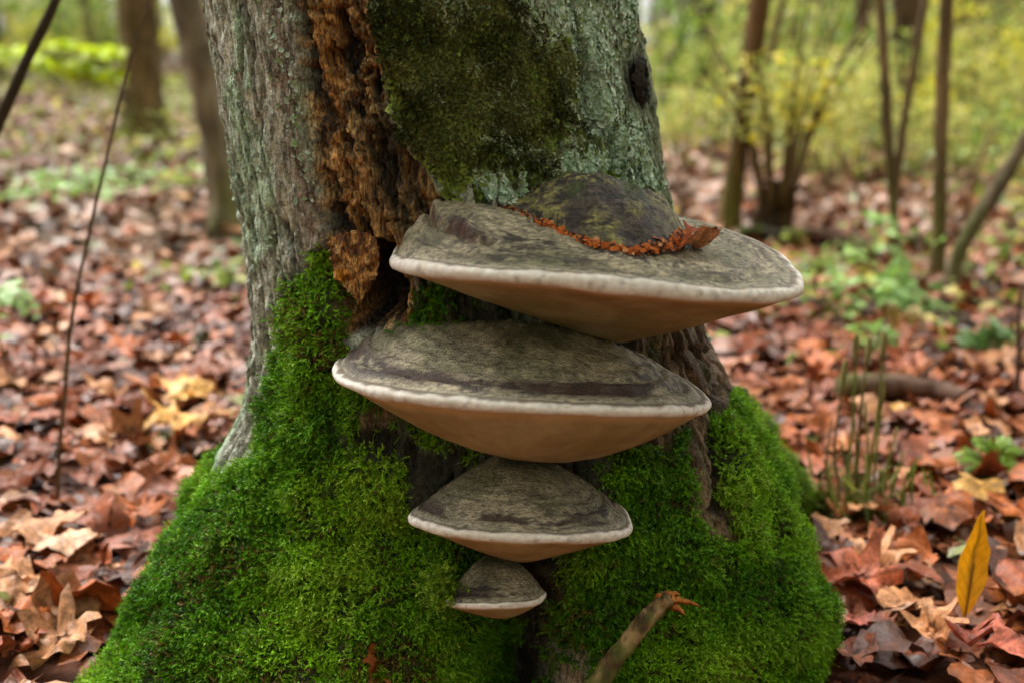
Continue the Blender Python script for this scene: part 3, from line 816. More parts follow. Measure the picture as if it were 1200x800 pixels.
B3, B3o, _ = bracket('third bracket fungus down, half as wide as the ones above it', .008, 1.005, .100, .082,
    [(0, 613), (30, 626), (60, 631), (90, 631), (120, 626), (150, 615), (180, 605), (210, 592), (270, 575), (330, 590)],
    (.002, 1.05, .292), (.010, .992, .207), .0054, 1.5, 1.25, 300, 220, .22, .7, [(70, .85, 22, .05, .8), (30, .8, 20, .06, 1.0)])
B4, B4o, _ = bracket('smallest bracket fungus, lowest on the trunk and partly overgrown with moss', -.0145, .990, .045, .042,
    [(0, 696), (40, 706), (90, 710), (140, 709), (180, 703), (225, 690), (270, 684), (315, 688)],
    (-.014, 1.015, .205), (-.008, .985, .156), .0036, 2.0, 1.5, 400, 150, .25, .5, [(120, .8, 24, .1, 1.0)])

def build_hump():
    foot = [(800, 266, 1.10), (797, 280, 1.045), (778, 293, 1.0), (742, 300, .985), (700, 293, .993), (660, 279, 1.015), (620, 263, 1.045), (580, 247, 1.08), (549, 238, 1.12),
            (575, 236, 1.17), (670, 236, 1.2), (765, 245, 1.16)]
    B = np.array([at(*q) for q in foot]); B[9:, 2] = .50
    apex = at(682, 207, 1.08)
    m = 220
    Bc = smooth_path(np.vstack([B[-2:], B, B[:3]]), 600)
    c0 = np.array([apex[0] - .004, 1.075])
    an = np.unwrap(np.arctan2(-(Bc[:, 1] - c0[1]), Bc[:, 0] - c0[0]))
    phi = np.linspace(0, 2 * math.pi, m, endpoint=False)
    o = np.argsort(np.mod(an, 2 * math.pi)); aa = np.mod(an, 2 * math.pi)[o]
    rad_ = np.interp(phi, aa, np.hypot(Bc[:, 0] - c0[0], Bc[:, 1] - c0[1])[o], period=2 * math.pi)
    zb = np.interp(phi, aa, Bc[:, 2][o], period=2 * math.pi)
    rad_ = rad_ * (1 + .10 * (fbm(np.cos(phi) * 5 + 3, np.sin(phi) * 5 + 3, 0, 501, 3) - .5))
    r = np.linspace(.02, 1.06, 70); rr, pp = np.meshgrid(r, phi, indexing='ij')
    x = c0[0] + rad_[None] * rr * np.cos(pp); y = c0[1] - rad_[None] * rr * np.sin(pp)
    kk = periodic(phi, [(0, 3.0), (45, 2.8), (90, 2.5), (140, 2.1), (170, 1.7), (200, 1.8), (270, 2.4)])[None]
    h = np.clip(1 - np.clip(rr, 0, 1) ** kk, 0, 1)
    z = zb[None] + (apex[2] - zb[None]) * h - .02 * np.clip(rr - 1, 0, 1) / .06
    l1 = fbm(x * 80, y * 80, z * 80, 503, 4, .6); l2 = fbm(x * 28, y * 28, z * 28, 504, 3)
    z = z + (.013 * (l1 - .5) + .016 * (l2 - .5)) * sstep(0, .25, 1.06 - rr)
    st = fbm(x * 60, y * 120, z * 190, 505, 4)
    c = mix(lin(84, 74, 68), lin(50, 42, 42), sstep(.4, .6, st))
    c = mix(c, lin(118, 114, 74), sstep(.40, .62, l2) * sstep(.47, .55, fbm(x * 120, y * 160, z * 190, 507, 4, .65)) * .85)
    c = mix(c, lin(152, 144, 86), sstep(.54, .62, fbm(x * 170, y * 200, z * 230, 508, 3, .65)) * sstep(.42, .6, l2) * .7)
    c = mix(c, lin(66, 82, 30), sstep(.6, .95, h) * sstep(.45, .62, fbm(x * 40, y * 40, z * 40, 506, 3)) * .7)
    V = np.stack([x, y, z], -1).reshape(-1, 3) - B1o
    hm = obj('old_growth_hump', V, grid_faces(*rr.shape, True), M_CAP, B1, c.reshape(-1, 3))
    tag(hm, 'dark mossy hump of old growth')
    # torn orange crust along the foot of the hump: thin overlapping shards
    n = 2400
    ph = rng.uniform(14, 180, n) * D
    ph = ph[rng.random(n) < .25 + .75 * sstep(.35, .55, fbm(ph * 6, 0, 0, 511, 3)) + .5 * sstep(110 * D, 150 * D, ph)]; n = len(ph)
    ra = np.interp(ph, phi, rad_, period=2 * math.pi); zf = np.interp(ph, phi, zb, period=2 * math.pi)
    q = ra + rng.normal(.0012, .0022, n) * (.6 + 1.2 * fbm(ph * 9, 3, 0, 515, 2))
    pos = np.stack([c0[0] + q * np.cos(ph), c0[1] - q * np.sin(ph), zf + .0045 + rng.normal(0, .0016, n)], -1)
    outw = np.stack([np.cos(ph), -np.sin(ph), np.full(n, .8)], -1)
    nr = unit(outw + rng.normal(0, .25, (n, 3)))
    t = rng.random(n)
    c = mix(lin(140, 66, 30), lin(206, 112, 52), t); c = mix(c, lin(60, 42, 36), (rng.random(n) < .36) * .9); c = mix(c, lin(206, 150, 104), (rng.random(n) < .08) * .8)
    V, F, C = crumpled_flakes(pos, nr, .0012 + .0022 * rng.random(n) ** 2, c.astype(np.float32), .14)
    tag(obj('crust_edge', V - B1o, F, M_LICH, B1, C), 'torn orange edge of crust round the hump', kind='stuff')
build_hump()

# ------------------------------------------------------------------ leaves
def ovate(u): return np.clip(np.sin(np.pi * u ** .8) ** .85, 0, 1) * .36
def lance(u): return np.clip(np.sin(np.pi * u ** .9), 0, 1) ** .9 * .13
def oak(u): return (np.sin(np.pi * u ** 1.1) ** .8) * (.27 + .09 * np.cos(u * 26))
def maple_r(t):
    lob = np.array([90, 40, 140, -12, 192]) * D; le = np.array([1, .9, .9, .62, .62]); r = np.full_like(t, .27)
    for a, l in zip(lob, le):
        d = np.abs(np.angle(np.exp(1j * (t - a))))
        r = np.maximum(r, l * .5 / (1 + (d / (15 * D)) ** 1.7) + .19 * np.exp(-(d / (32*D))**2) + .022 * np.cos(t * 22) + .02 * np.cos(t * 37 + 1))
    return r

def leaf_proto(kind, nu=9, nv=5, curl=.3, fold=.2, wave=.1, seed=0, twist=0):
    """unit-length dead leaf lying along +Y, centred, with uv for veins"""
    g = np.random.default_rng(seed)
    if kind == 'maple':
        K = max(18, nu * 3); t = np.linspace(0, 2 * math.pi, K, endpoint=False); ro = maple_r(t)
        rings = np.linspace(0, 1, nv)[1:]
        x = [np.zeros(1)]; y = [np.zeros(1)]; uu = [np.zeros(1)]; vv = [np.zeros(1)]
        lob = np.array([90, 40, 140, -12, 192]) * D
        dm = np.min(np.abs(np.angle(np.exp(1j * (t[:, None] - lob[None])))), 1)
        for r in rings:
            x.append(ro * r * np.cos(t)); y.append(ro * r * np.sin(t)); uu.append(np.full(K, r) * .6); vv.append(dm * r * 1.4)
        x, y, uu, vv = map(np.concatenate, (x, y, uu, vv))
        F = [np.array([[0, 1 + k, 1 + (k + 1) % K] for k in range(K)])]
        if len(rings) > 1: F.append(grid_faces(len(rings), K, True) + 1)
        ed = np.hypot(x, y)
        a = ed * 1.8
    else:
        w = {'ovate': ovate, 'lance': lance, 'oak': oak}[kind]
        u = np.linspace(0.0, 1, nu); v = np.linspace(-1, 1, nv)
        U, Vv = np.meshgrid(u, v, indexing='ij')
        hw = w(np.clip(U, .012, .985)); x = (Vv * hw).ravel(); y = (U - .5).ravel()
        if kind == 'ovate' and nu > 8: x = x * (1 + .05 * ((np.arange(nu) % 2) * 2 - 1).repeat(nv) * (np.abs(Vv.ravel()) > .9))
        uu, vv = U.ravel(), Vv.ravel(); F = [grid_faces(nu, nv)]
        a = np.abs(vv) * .6
    z = curl * ((y * 1.1) ** 2 + .5 * x ** 2) + fold * np.abs(x) * .8 + wave * (fbm(x * 4 + seed, y * 4, 0, seed, 2) - .5) + wave * .5 * a * np.sin(y * 14 + seed) * .5
    z = z + twist * x * y * 2 + .16 * wave * (fbm(x * 11 + seed, y * 11, 0, seed + 2, 2) - .5) * 2
    x = x + .05 * (fbm(x * 3.5 + seed, y * 3.5, 2, seed + 3, 2) - .5) * 2; y = y + .05 * (fbm(x * 3.5 + seed, y * 3.5, 5, seed + 4, 2) - .5) * 2
    z = z - z.mean()
    return np.stack([x, y, z], -1), F, np.stack([uu, vv], -1)

def rotmat(yaw, tilt, roll):
    cz, sz, ct, st, cr, sr = np.cos(yaw), np.sin(yaw), np.cos(tilt), np.sin(tilt), np.cos(roll), np.sin(roll)
    Rm = np.zeros((len(yaw), 3, 3))
    Rm[:, 0, 0] = cz * cr - sz * st * sr; Rm[:, 0, 1] = -sz * ct; Rm[:, 0, 2] = cz * sr + sz * st * cr
    Rm[:, 1, 0] = sz * cr + cz * st * sr; Rm[:, 1, 1] = cz * ct; Rm[:, 1, 2] = sz * sr - cz * st * cr
    Rm[:, 2, 0] = -ct * sr; Rm[:, 2, 1] = st; Rm[:, 2, 2] = ct * cr
    return Rm

def scatter_leaves(protos, pos, size, yaw, tilt, roll, col):
    """copies of leaf prototypes joined in one mesh"""
    k = rng.integers(0, len(protos), len(pos)); parts = []
    for q, (pv, pf, _) in enumerate(protos):
        s = np.nonzero(k == q)[0]
        if not len(s): continue
        Rm = rotmat(yaw[s], tilt[s], roll[s])
        V = np.einsum('nij,vj->nvi', Rm, pv) * size[s][:, None, None] + pos[s][:, None]
        nv = len(pv); offs = (np.arange(len(s)) * nv)[:, None, None]
        F = [(f[None] + offs).reshape(-1, f.shape[1]) for f in pf]
        C = np.repeat(col[s], nv, 0)
        parts.append((V.reshape(-1, 3), F, C))
    return join(parts)

DEAD = [('dark brown', lin(92, 52, 36)), ('rust brown', lin(164, 96, 56)), ('reddish brown', lin(158, 86, 54)), ('pale pinkish brown', lin(204, 148, 108)),
        ('orange brown', lin(186, 104, 48)), ('yellow ochre', lin(212, 164, 88)), ('warm brown', lin(136, 72, 44))]
def dead_colors(n, p=(.24, .23, .17, .10, .11, .015, .135)):
    k = rng.choice(len(DEAD), n, p=p); c = np.array([DEAD[q][1] for q in k])
    return (c * (.42 + .55 * rng.random((n, 1))) * np.array([.92, .86, .74])).astype(np.float32), k

def in_trunk(x, y, m=0.0):
    dx, dy = x - tcx(0), CYT - y
    return np.hypot(dx, dy) < R0(np.arctan2(dx, dy), np.full_like(x, 0.0)) + m

def litter(name, label, n, y0, y1, k, x0, size, protos, tilt, layers, dull=0.0):
    y = np.sqrt(rng.random(n) * (y1**2 - y0**2) + y0**2); x = (rng.random(n) * 2 - 1) * (k * y + x0)
    ok = ~in_trunk(x, y, -.02); x, y = x[ok], y[ok]; n = len(x)
    z = gz(x, y) + .004 + rng.random(n) * layers
    c, _ = dead_colors(n)
    c = mix(c, lin(128, 98, 62), np.full(n, dull)).astype(np.float32)
    gr = rng.random(n) < .03
    c = np.where(gr[:, None], lin(110, 112, 52) * (.6 + .6 * rng.random((n, 1))), c)
    sz = size * (.55 + .75 * rng.random(n))
    V, F, C = scatter_leaves(protos, np.stack([x, y, z], -1), sz, rng.random(n) * 6.283, rng.normal(0, tilt, n), rng.normal(0, tilt, n), c)
    tag(obj(name, V, F, M_LITTER, col=C), label, 'leaf litter', kind='stuff')

kinds = ['ovate', 'maple', 'ovate', 'oak', 'maple', 'ovate']
near_protos = [leaf_proto(kinds[q % 6], 6, 4, rng.uniform(-.5, .7), rng.uniform(-.3, .5), .3, 20 + q, rng.uniform(-.5, .5)) for q in range(10)]
near_protos = [leaf_proto('maple', 5, 3, rng.uniform(-.4, .6), 0, .35, 40 + q) if kinds[q % 6] == 'maple' else p for q, p in enumerate(near_protos)]
mid_protos = [leaf_proto(['ovate', 'oak', 'ovate'][q % 3], 4, 3, rng.uniform(-.5, .7), rng.uniform(-.3, .4), .3, 60 + q, rng.uniform(-.5, .5)) for q in range(6)]
far_protos = [leaf_proto('ovate', 3, 2, rng.uniform(-.4, .6), rng.uniform(-.3, .4), .3, 70 + q) for q in range(4)]
litter('leaf_litter', 'thick mass of small brown leaves on the ground round the trunk', 10500, .72, 3.4, .86, .4, .074, near_protos, .2, .03)
litter('leaf_litter', 'brown leaf mass on the floor among the saplings', 19000, 3.2, 9.5, .78, .6, .085, mid_protos, .36, .05, .45)
litter('leaf_litter', 'far carpet of brown leaves under the wood', 24000, 9, 22, .74, .8, .13, far_protos, .35, .05, .55)

def trunk_hides(px, py):
    d = ray(px, py); d = d / d[1]
    g = gp(px, py)
    ys = np.arange(.8, g[1], .01); P = np.array([0, 0, CAM_H]) + d[None] * ys[:, None]
    dx, dy = P[:, 0] - tcx(P[:, 2]), CYT - P[:, 1]
    return bool(np.any(np.hypot(dx, dy) < R0(np.arctan2(dx, dy), P[:, 2]) + .015))

def leaf_object(mesh, p, yaw, tilt, roll, size, colr, label, group='single leaves lying on top of the leaf litter'):
    o = link('fallen_leaf', mesh, None, p)
    o.rotation_mode = 'XYZ'
    import mathutils
    Rm = rotmat(np.array([yaw]), np.array([tilt]), np.array([roll]))[0]
    o.rotation_euler = mathutils.Matrix(Rm.tolist()).to_euler()
    o.scale = (size,) * 3
    o.color = (*[float(v) for v in colr], 1)
    tag(o, label, 'leaf', group)
    return o

M_DRYOBJ = material('dead_leaf_single', base=(0, 0, 0), objcol=True, rough=.5, spec=.35, var=.45, nscale=4, bump=.6, bscale=14, bdist=.003, trans=.06, veins=True, crisp=.34, cscale=11, rstretch=(1, 1, 1))
LAND = [('the thin bare stem', 65, 600), ('the mossy left root', 190, 650), ('the grey leaning tree', 270, 290), ('the yellow ochre leaves', 220, 500), ('the low clover plant', 262, 350),
        ('the pale green pinnate leaf', 20, 400), ('the curled edgeways leaf', 110, 745), ('the rush tuft', 1005, 600), ('the upright yellow leaf', 1133, 725), ('the fallen branch', 1060, 490),
        ('the green fern tuft', 1168, 572), ('the mossy right root', 950, 760), ('the mossy back root', 930, 560), ('the rooty mound', 1112, 395), ('the green seedlings', 985, 390),
        ('the leaning dark sapling', 852, 290), ('the stump', 907, 285), ('the thin dark stem', 1190, 480), ('the slanting sapling', -20, 330), ('the brown tree', 170, 250)]
def near_what(px, py): return min(LAND, key=lambda l: (l[1] - px) ** 2 + ((l[2] - py) * 1.6) ** 2)[0]
def build_top_leaves():
    variants = []
    for q in range(16):
        kd = ['maple', 'ovate', 'oak', 'ovate', 'maple', 'maple', 'ovate', 'oak'][q % 8]
        flat = q < 8
        cu = rng.uniform(-.15, .3) if flat else rng.uniform(.4, .8) * (1 if q % 2 else -1)
        pv, pf, uv = leaf_proto(kd, 13, 7, cu, rng.uniform(-.25, .45), .34, 200 + q, rng.uniform(-.6, .6))
        me = make_mesh('fallen_leaf', pv, pf, M_DRYOBJ, None, uv)
        variants.append((kd, flat, me))
    word = {'maple': 'lobed maple', 'ovate': 'oval', 'oak': 'wavy edged'}
    pts = []; tries = 0
    while len(pts) < 292 and tries < 20000:
        tries += 1
        py = 250 + 560 * random.random() ** .8; px = random.uniform(-15, 1215)
        sc = (py - 60) / 620.0
        if random.random() > .25 + .75 * sc: continue
        if 1085 < px < 1190 and py > 640: continue
        if trunk_hides(px, py): continue
        if any((px - a) ** 2 + ((py - b) * 1.9) ** 2 < (46 * sc) ** 2 for a, b in pts): continue
        pts.append((px, py))
    for px, py in pts:
        p = gp(px, py); k = int(rng.choice(len(DEAD), p=(.12, .22, .20, .15, .16, .02, .13)))
        kd, flat, me = variants[int(rng.integers(0, 16))]
        c = DEAD[k][1] * rng.uniform(.62, 1.0) * np.array([.95, .89, .77])
        p = np.array([p[0], p[1], gz(p[0], p[1]) + .034 + .012 * random.random()])
        tl = .13 if flat else .22
        leaf_object(me, p, rng.uniform(0, 6.28), rng.normal(.12, tl), rng.normal(0, tl), rng.uniform(.07, .115), c,
                    f"{DEAD[k][0]} {word[kd]} leaf, {'nearly flat' if flat else 'curled up'}, near {near_what(px, py)}")
    # the leaves one notices
    def special(px, py, size, yaw, tilt, roll, c, vi, label, dz=.04):
        p = gp(px, py); p = np.array([p[0], p[1], gz(p[0], p[1]) + dz])
        leaf_object(variants[vi][2], p, yaw, tilt, roll, size, c, label)
    special(1192, 800, .12, 1.2, .0, .05, lin(190, 104, 82), 0, 'broad reddish lobed leaf lying at the foot of the upright yellow leaf', .05)
    special(1010, 725, .115, .5, .25, .15, lin(176, 94, 62), 4, 'red brown lobed leaf raised beside the mossy right root', .05)
    special(985, 765, .085, 2.2, .3, .2, lin(184, 100, 84), 1, 'pinkish oval leaf leaning against the mossy root', .045)
    special(940, 785, .09, 3.3, .2, -.2, lin(190, 124, 96), 5, 'pale brown lobed leaf touching the foot of the mossy right root', .045)
    special(75, 672, .11, 1.5, .12, .05, lin(206, 158, 124), 3, 'pale tan oval leaf lying below the thin bare stem', .05)
    special(225, 490, .12, .4, .1, .1, lin(224, 174, 98), 0, 'large yellow ochre lobed leaf behind the mossy left root', .05)
    special(215, 525, .115, 2.4, .15, -.1, lin(222, 168, 92), 4, 'yellow ochre lobed leaf overlapping another beside the left root', .055)
    special(185, 480, .11, 3.4, .2, .1, lin(205, 140, 96), 5, 'ochre pink lobed leaf among yellow ones behind the left root', .05)
    special(110, 745, .12, 2.1, .5, .6, lin(150, 74, 30), 9, 'orange brown curled leaf standing on edge near the left root', .05)
build_top_leaves()

# upright yellow leaf
def build_yellow_leaf():
    base = gp(1133, 775); Yb = base[1]
    top = at(1154, 597, Yb + .015); b = at(1131, 722, Yb)
    L = np.linalg.norm(top - b)
    pv, pf, uv = leaf_proto('lance', 19, 7, .12, .35, .02, 5)
    pv = pv.copy(); pv[:, 0] *= 1.0; pv[:, 1] += .5
    ydir = unit((top - b)[None])[0]; nrm = unit(np.array([[-.25, -1, .05]]))[0]
    xdir = unit(np.cross(ydir, nrm)[None])[0]; zdir = np.cross(xdir, ydir)
    V = (pv[:, :1] * xdir + pv[:, 1:2] * ydir + pv[:, 2:] * zdir) * L
    t = fbm(pv[:, 0] * 20, pv[:, 1] * 14, 0, 601, 3)
    c = mix(lin(236, 170, 14), lin(214, 140, 14), t); c = mix(c, lin(120, 84, 20), (np.abs(uv[:, 1]) < .1) * 1.0 * .75)
    E = empty('upright_leaf', b)
    obj('blade', V, pf, M_GLEAF, E, c, uv)
    P = smooth_path([-.02 * ydir - np.array([0, 0, .03]), .05 * L * ydir, .5 * L * ydir + zdir * -.003], 12)
    v, f = tube(P, np.linspace(.0012, .0007, 12), 6)
    obj('stalk', v, f, M_WOOD, E, np.broadcast_to(lin(120, 84, 24), (len(v), 3)))
    tag(E, 'slender yellow leaf standing upright in the leaf litter', 'leaf')
build_yellow_leaf()

# leaves resting on the tree and the fungus
def build_resting_leaves():
    g = np.random.default_rng(9)
    for (px, py, Y, sz, yaw, c, lab) in [
        (806, 284, 1.035, .056, 1.1, lin(206, 136, 92), 'dry pale orange leaf scrap beside the dark hump on the top bracket'),
        (786, 291, 1.015, .042, 1.9, lin(170, 88, 48), 'curled rusty leaf scrap at the foot of the hump on the top bracket'),
        (822, 279, 1.06, .034, 1.7, lin(150, 70, 44), 'dark red leaf scrap on the top bracket farthest from its hump')]:
        pv, pf, uv = leaf_proto('ovate', 11, 7, .9, -.3, .4, int(g.integers(999)), .8)
        p = at(px, py - 5, Y) + np.array([0, 0, .003])
        leaf_object(make_mesh('fallen_leaf', pv, pf, M_DRYOBJ, None, uv), p, yaw, .05, .1, sz, c, lab, 'leaf scraps on the top bracket')
    s, z = hit(450, 770); p = tpt(np.array(s), np.array(R0(s, z) + .014), np.array(z))
    pv, pf, uv = leaf_proto('oak', 13, 7, .5, .3, .5, 77); pv = pv * np.array([1.35, 1, 1])
    o = leaf_object(make_mesh('fallen_leaf', pv, pf, M_DRYOBJ, None, uv), p, .9, 1.0, .2, .040, lin(150, 80, 36), 'small brown leaf caught in the moss below the brackets', None)
build_resting_leaves()

# broken twig leaning in front of the moss
def build_twig():
    P = smooth_path([at(655, 870, .95), at(700, 800, .965), at(735, 752, .975), at(762, 720, .985), at(784, 698, .99)], 44)
    E = empty('broken_twig', P[0])
    r = np.linspace(.0088, .0070, 44) * (1 + .12 * gauss(np.arange(44) - 17, 1.5) + .1 * gauss(np.arange(44) - 31, 1.5)); r[-5:] *= [1.05, 1.15, 1.25, 1.15, .8]
    V, F = tube(P - P[0], r, 16, .45, 8)
    t = fbm(V[:, 0] * 120, V[:, 1] * 120, V[:, 2] * 60, 611, 4)
    c = mix(lin(74, 58, 34), lin(158, 130, 90), sstep(.38, .62, t)); c = mix(c, lin(84, 92, 34), sstep(.5, .65, fbm(V[:, 0] * 50, V[:, 1] * 50, V[:, 2] * 50, 612, 3)) * .7)
    obj('stem', V, F, M_WOOD, E, c)
    tip = P[-1] - P[0]; ax = unit((P[-1] - P[-4])[None])[0]
    for k, (sx, sz, L, dx, dz) in enumerate([(-.005, .003, .009, -.15, 1.0), (.001, .004, .014, .75, .35), (.005, .001, .026, .95, -.05), (.004, -.003, .016, .85, -.5)]):
        d = unit(np.array([[dx, -.12, dz]]))[0]; q0 = tip + np.array([sx, -.002 + .002 * (k % 2), sz]) - ax * .004
        u = np.linspace(0, 1, 9); w = np.array([1, 1.05, .95, .8, .72, .5, .42, .22, .03]) * (.0052 if k < 5 else .004) * (.8 if k == 2 else 1)
        sd = unit(np.cross(d, np.array([.1, 1, .1]))[None])[0]
        cen = q0 + d * (u * L)[:, None] + np.array([0, 0, -.004]) * (u ** 2)[:, None] + rng.normal(0, .0005, (9, 3))
        th = w * .35
        V = np.concatenate([cen + sd * w[:, None] * (.8 + .4 * rng.random((9, 1))), cen + np.array([0, -1, 0]) * th[:, None], cen - sd * w[:, None] * (.8 + .4 * rng.random((9, 1))), cen + np.array([0, 1, 0]) * th[:, None]], 1).reshape(9, 4, 3).reshape(-1, 3)
        tag(obj('splinter', V, grid_faces(9, 4, True), M_WOOD, E, mix(lin(206, 136, 66), lin(140, 78, 38), rng.random(len(V)))), None)
    tag(E, 'thick broken twig with splintered orange tip leaning before the moss', 'twig')
build_twig()

# ------------------------------------------------------------------ saplings, trees and stems
def leafset(n, center, radius, size, palette, flat=.5, bias=1.0, nu=3):
    """green leaves through an ellipsoid, arranged in small sprays"""
    ns = max(3, n // 9)
    d = unit(rng.normal(size=(ns, 3))) * (rng.random((ns, 1)) ** (.45 * bias))
    cen = center + d * radius
    k = rng.integers(0, ns, n)
    pos = cen[k] + rng.normal(size=(n, 3)) * size * np.array([1.3, 1.3, .55])
    pal = np.array(palette); c = pal[rng.integers(0, len(pal), n)] * (.7 + .55 * rng.random((n, 1)))
    P = [leaf_proto('ovate', nu, 3, rng.uniform(-.5, .2), rng.uniform(0, .4), .15, 300 + q) for q in range(3)]
    return scatter_leaves(P, pos, size * (.6 + .7 * rng.random(n)), rng.random(n) * 6.283, rng.normal(0, flat, n), rng.normal(0, flat, n), c.astype(np.float32))

GREEN = [lin(118, 146, 50), lin(142, 164, 64), lin(92, 124, 42)]
YELGR = [lin(172, 180, 88), lin(190, 188, 98), lin(146, 162, 76), lin(196, 182, 96)]
YELLOW = [lin(226, 214, 62), lin(212, 206, 84), lin(190, 194, 60)]

CROWN_LATER()
CROWNS = []
def crown_mesh(q):
    while len(CROWNS) < 3:
        i = len(CROWNS)
        V, F, C = leafset(420, np.zeros(3), np.array([1.1, 1.1, 1.0]), .11, [GREEN, YELGR, YELGR + YELLOW][i], .6)
        CROWNS.append(make_mesh('crown', V, F, M_LEAF, C))
    return CROWNS[q % 3]

def stem_tree(name, label, pix, Y, wpx, col, cat='tree', group=None, height=5.0, crown=True, k=12, lean_up=None, taper=.72, moss=True, forks=()):
    """tree whose trunk follows pixels at depth Y (base first) and then goes on up to its crown"""
    pts = [at(x, y, Y) for x, y in pix]
    base = pts[0].copy(); base[2] = gz(base[0], base[1]) - .06
    pts[0] = base
    d = unit((pts[-1] - pts[-2])[None])[0]
    if lean_up is not None: d = unit(np.array([lean_up])) [0]
    if height and d[2] > .15:
        L = max((height - pts[-1][2]) / d[2], .3)
        d2 = unit((d + np.array([0, .05, .25]))[None])[0]
        pts += [pts[-1] + d * L * .35, pts[-1] + d * L * .35 + d2 * L * .35, pts[-1] + d * L * .35 + d2 * L * .7]
    P = smooth_path(pts, 12 * (len(pts) - 1))
    hgt = (P[:, 2] - P[0, 2]); r0 = wpx * .5 * Y / FPX / .985
    r = r0 * (1 - (1 - taper) * np.clip(hgt / 2, 0, 1)) * np.clip(1 - .75 * np.clip((hgt - 2) / max(height, 3), 0, 1), .15, 1)
    r = r * (1 + .75 * np.exp(-np.clip(hgt - .05, 0, 9) / (r0 * 1.7 + .02)))
    E = empty(name, base)
    V, F = tube(P - base, r, k, .28, int(abs(pix[0][0])) % 90, True, .25)
    t = fbm(V[:, 0] * 25 + 5, V[:, 1] * 25, V[:, 2] * 7, 621, 4)
    c = mix(col * .6, col * 1.35, sstep(.3, .7, t))
    if moss: c = mix(c, lin(92, 108, 34), sstep(.5, .05, V[:, 2]) * sstep(.4, .6, fbm(V[:, 0] * 18, V[:, 1] * 18, V[:, 2] * 9, 622, 3)) * .5)
    obj('trunk', V, F, M_BARK, E, c)
    for fk in forks:
        q = smooth_path([at(x, y, Y) - base for x, y in fk['pix']], 24)
        v, f = tube(q, np.linspace(fk['w'][0], fk['w'][1], 24) * .5 * Y / FPX, 9, .25, 3)
        t = fbm(v[:, 0] * 25, v[:, 1] * 25, v[:, 2] * 7, 623, 3)
        obj('limb', v, f, M_BARK, E, mix(col * .6, col * 1.3, t))
    if crown and height:
        topp = P[-1] - base
        for q in range(3):
            dd = unit(np.array([[math.cos(q * 2.1 + Y), math.sin(q * 2.1 + Y), .6]]))[0]
            i = int(len(P) * (.82 + .05 * q)); i = min(i, len(P) - 2)
            s0 = P[i] - base
            qq = smooth_path([s0, s0 + dd * .4, s0 + dd * .85 + np.array([0, 0, .15])], 8)
            v, f = tube(qq, np.linspace(r[i] * .7 + .002, .003, 8), 6)
            obj('limb', v, f, M_BARK, E, np.broadcast_to(col, (len(v), 3)))
        o = tag(link('crown', crown_mesh(int(Y * 7)), E, topp), kind='stuff')
        o.rotation_euler = (0, 0, Y * 3)
    tag(E, label, cat, group)
    return E

GREYB, BRN, DKB = lin(112, 106, 92), lin(84, 68, 46), lin(58, 46, 32)
Yof = lambda px, py: float(gp(px, py)[1])
stem_tree('forest_tree', 'straight brown tree behind the yellow green low branch', [(168, 168), (167, 120), (164, 60), (160, -10)], Yof(168, 168), 41, lin(96, 80, 52), height=7, k=16, taper=.95)
stem_tree('forest_tree', 'smooth grey leaning tree next to the old trunk', [(273, 275), (262, 210), (247, 130), (232, 60), (216, -10)], Yof(272, 275), 36, lin(112, 102, 84), height=6, k=16, taper=.95)
stem_tree('forest_tree', 'thin orange brown trunk just behind the grey leaning tree', [(285, 210), (272, 150), (258, 80), (246, -10)], 6.2, 20, lin(150, 100, 62), height=5.5)
stem_tree('sapling', 'dark brown young tree leaning away from the top bracket', [(851, 280), (858, 235), (868, 165), (879, 85), (893, -10)], Yof(851, 280), 22, lin(92, 68, 40), 'sapling', 'saplings beyond the fungus', 4.6, taper=.95)
stem_tree('sapling', 'slim forked sapling with two stems joining low down', [(1049, 322), (1048, 290), (1046, 225), (1040, 150), (1037, 80), (1030, -10)], Yof(1049, 322), 12, lin(104, 88, 62), 'sapling', 'saplings beyond the fungus', 4.2, taper=1,
          forks=[dict(pix=[(1047, 245), (1053, 190), (1063, 120), (1076, 50), (1090, -30)], w=(11, 8))])
stem_tree('sapling', 'upright grey brown sapling with mossy foot beside the curved one', [(1097, 335), (1099, 290), (1102, 200), (1105, 100), (1110, -10)], Yof(1097, 335), 16, lin(104, 86, 60), 'sapling', 'saplings beyond the fungus', 4.4, taper=1)
stem_tree('sapling', 'curved grey sapling arching out from a dark rooty mound', [(1113, 352), (1116, 325), (1130, 285), (1150, 250), (1176, 210), (1205, 160), (1235, 105)], Yof(1113, 352), 17, lin(106, 94, 74), 'sapling', 'saplings beyond the fungus', 3.6, taper=.95)
stem_tree('forest_tree', 'dark straight trunk standing behind the forked sapling', [(1068, 168), (1066, 100), (1064, 40), (1062, -10)], 8.6, 32, lin(86, 70, 48), height=7, k=14, taper=.95)
stem_tree('forest_tree', 'dark trunk beyond the yellow shrub, next to the forked sapling', [(1001, 160), (1004, 100), (1009, 40), (1014, -10)], 9.2, 17, lin(84, 68, 46), height=6, taper=.95)
stem_tree('forest_tree', 'thin dark stem close behind the dark brown leaning sapling', [(893, 150), (898, 100), (908, 40), (920, -10)], 8.0, 9, lin(88, 72, 48), height=5)
stem_tree('forest_tree', 'thin straight stem between the old trunk and the leaning sapling', [(869, 140), (870, 90), (874, 30), (876, -10)], 9.5, 9, lin(88, 72, 48), height=5)
stem_tree('forest_tree', 'broad dark trunk beyond the knot of the old tree', [(828, 140), (827, 80), (826, 30), (825, -10)], 11, 24, lin(74, 62, 44), height=7)
stem_tree('forest_tree', 'dark slanting trunk just beyond the knot of the old tree', [(775, 150), (783, 95), (797, 50), (812, -10)], 9.5, 15, lin(72, 60, 44), height=6)
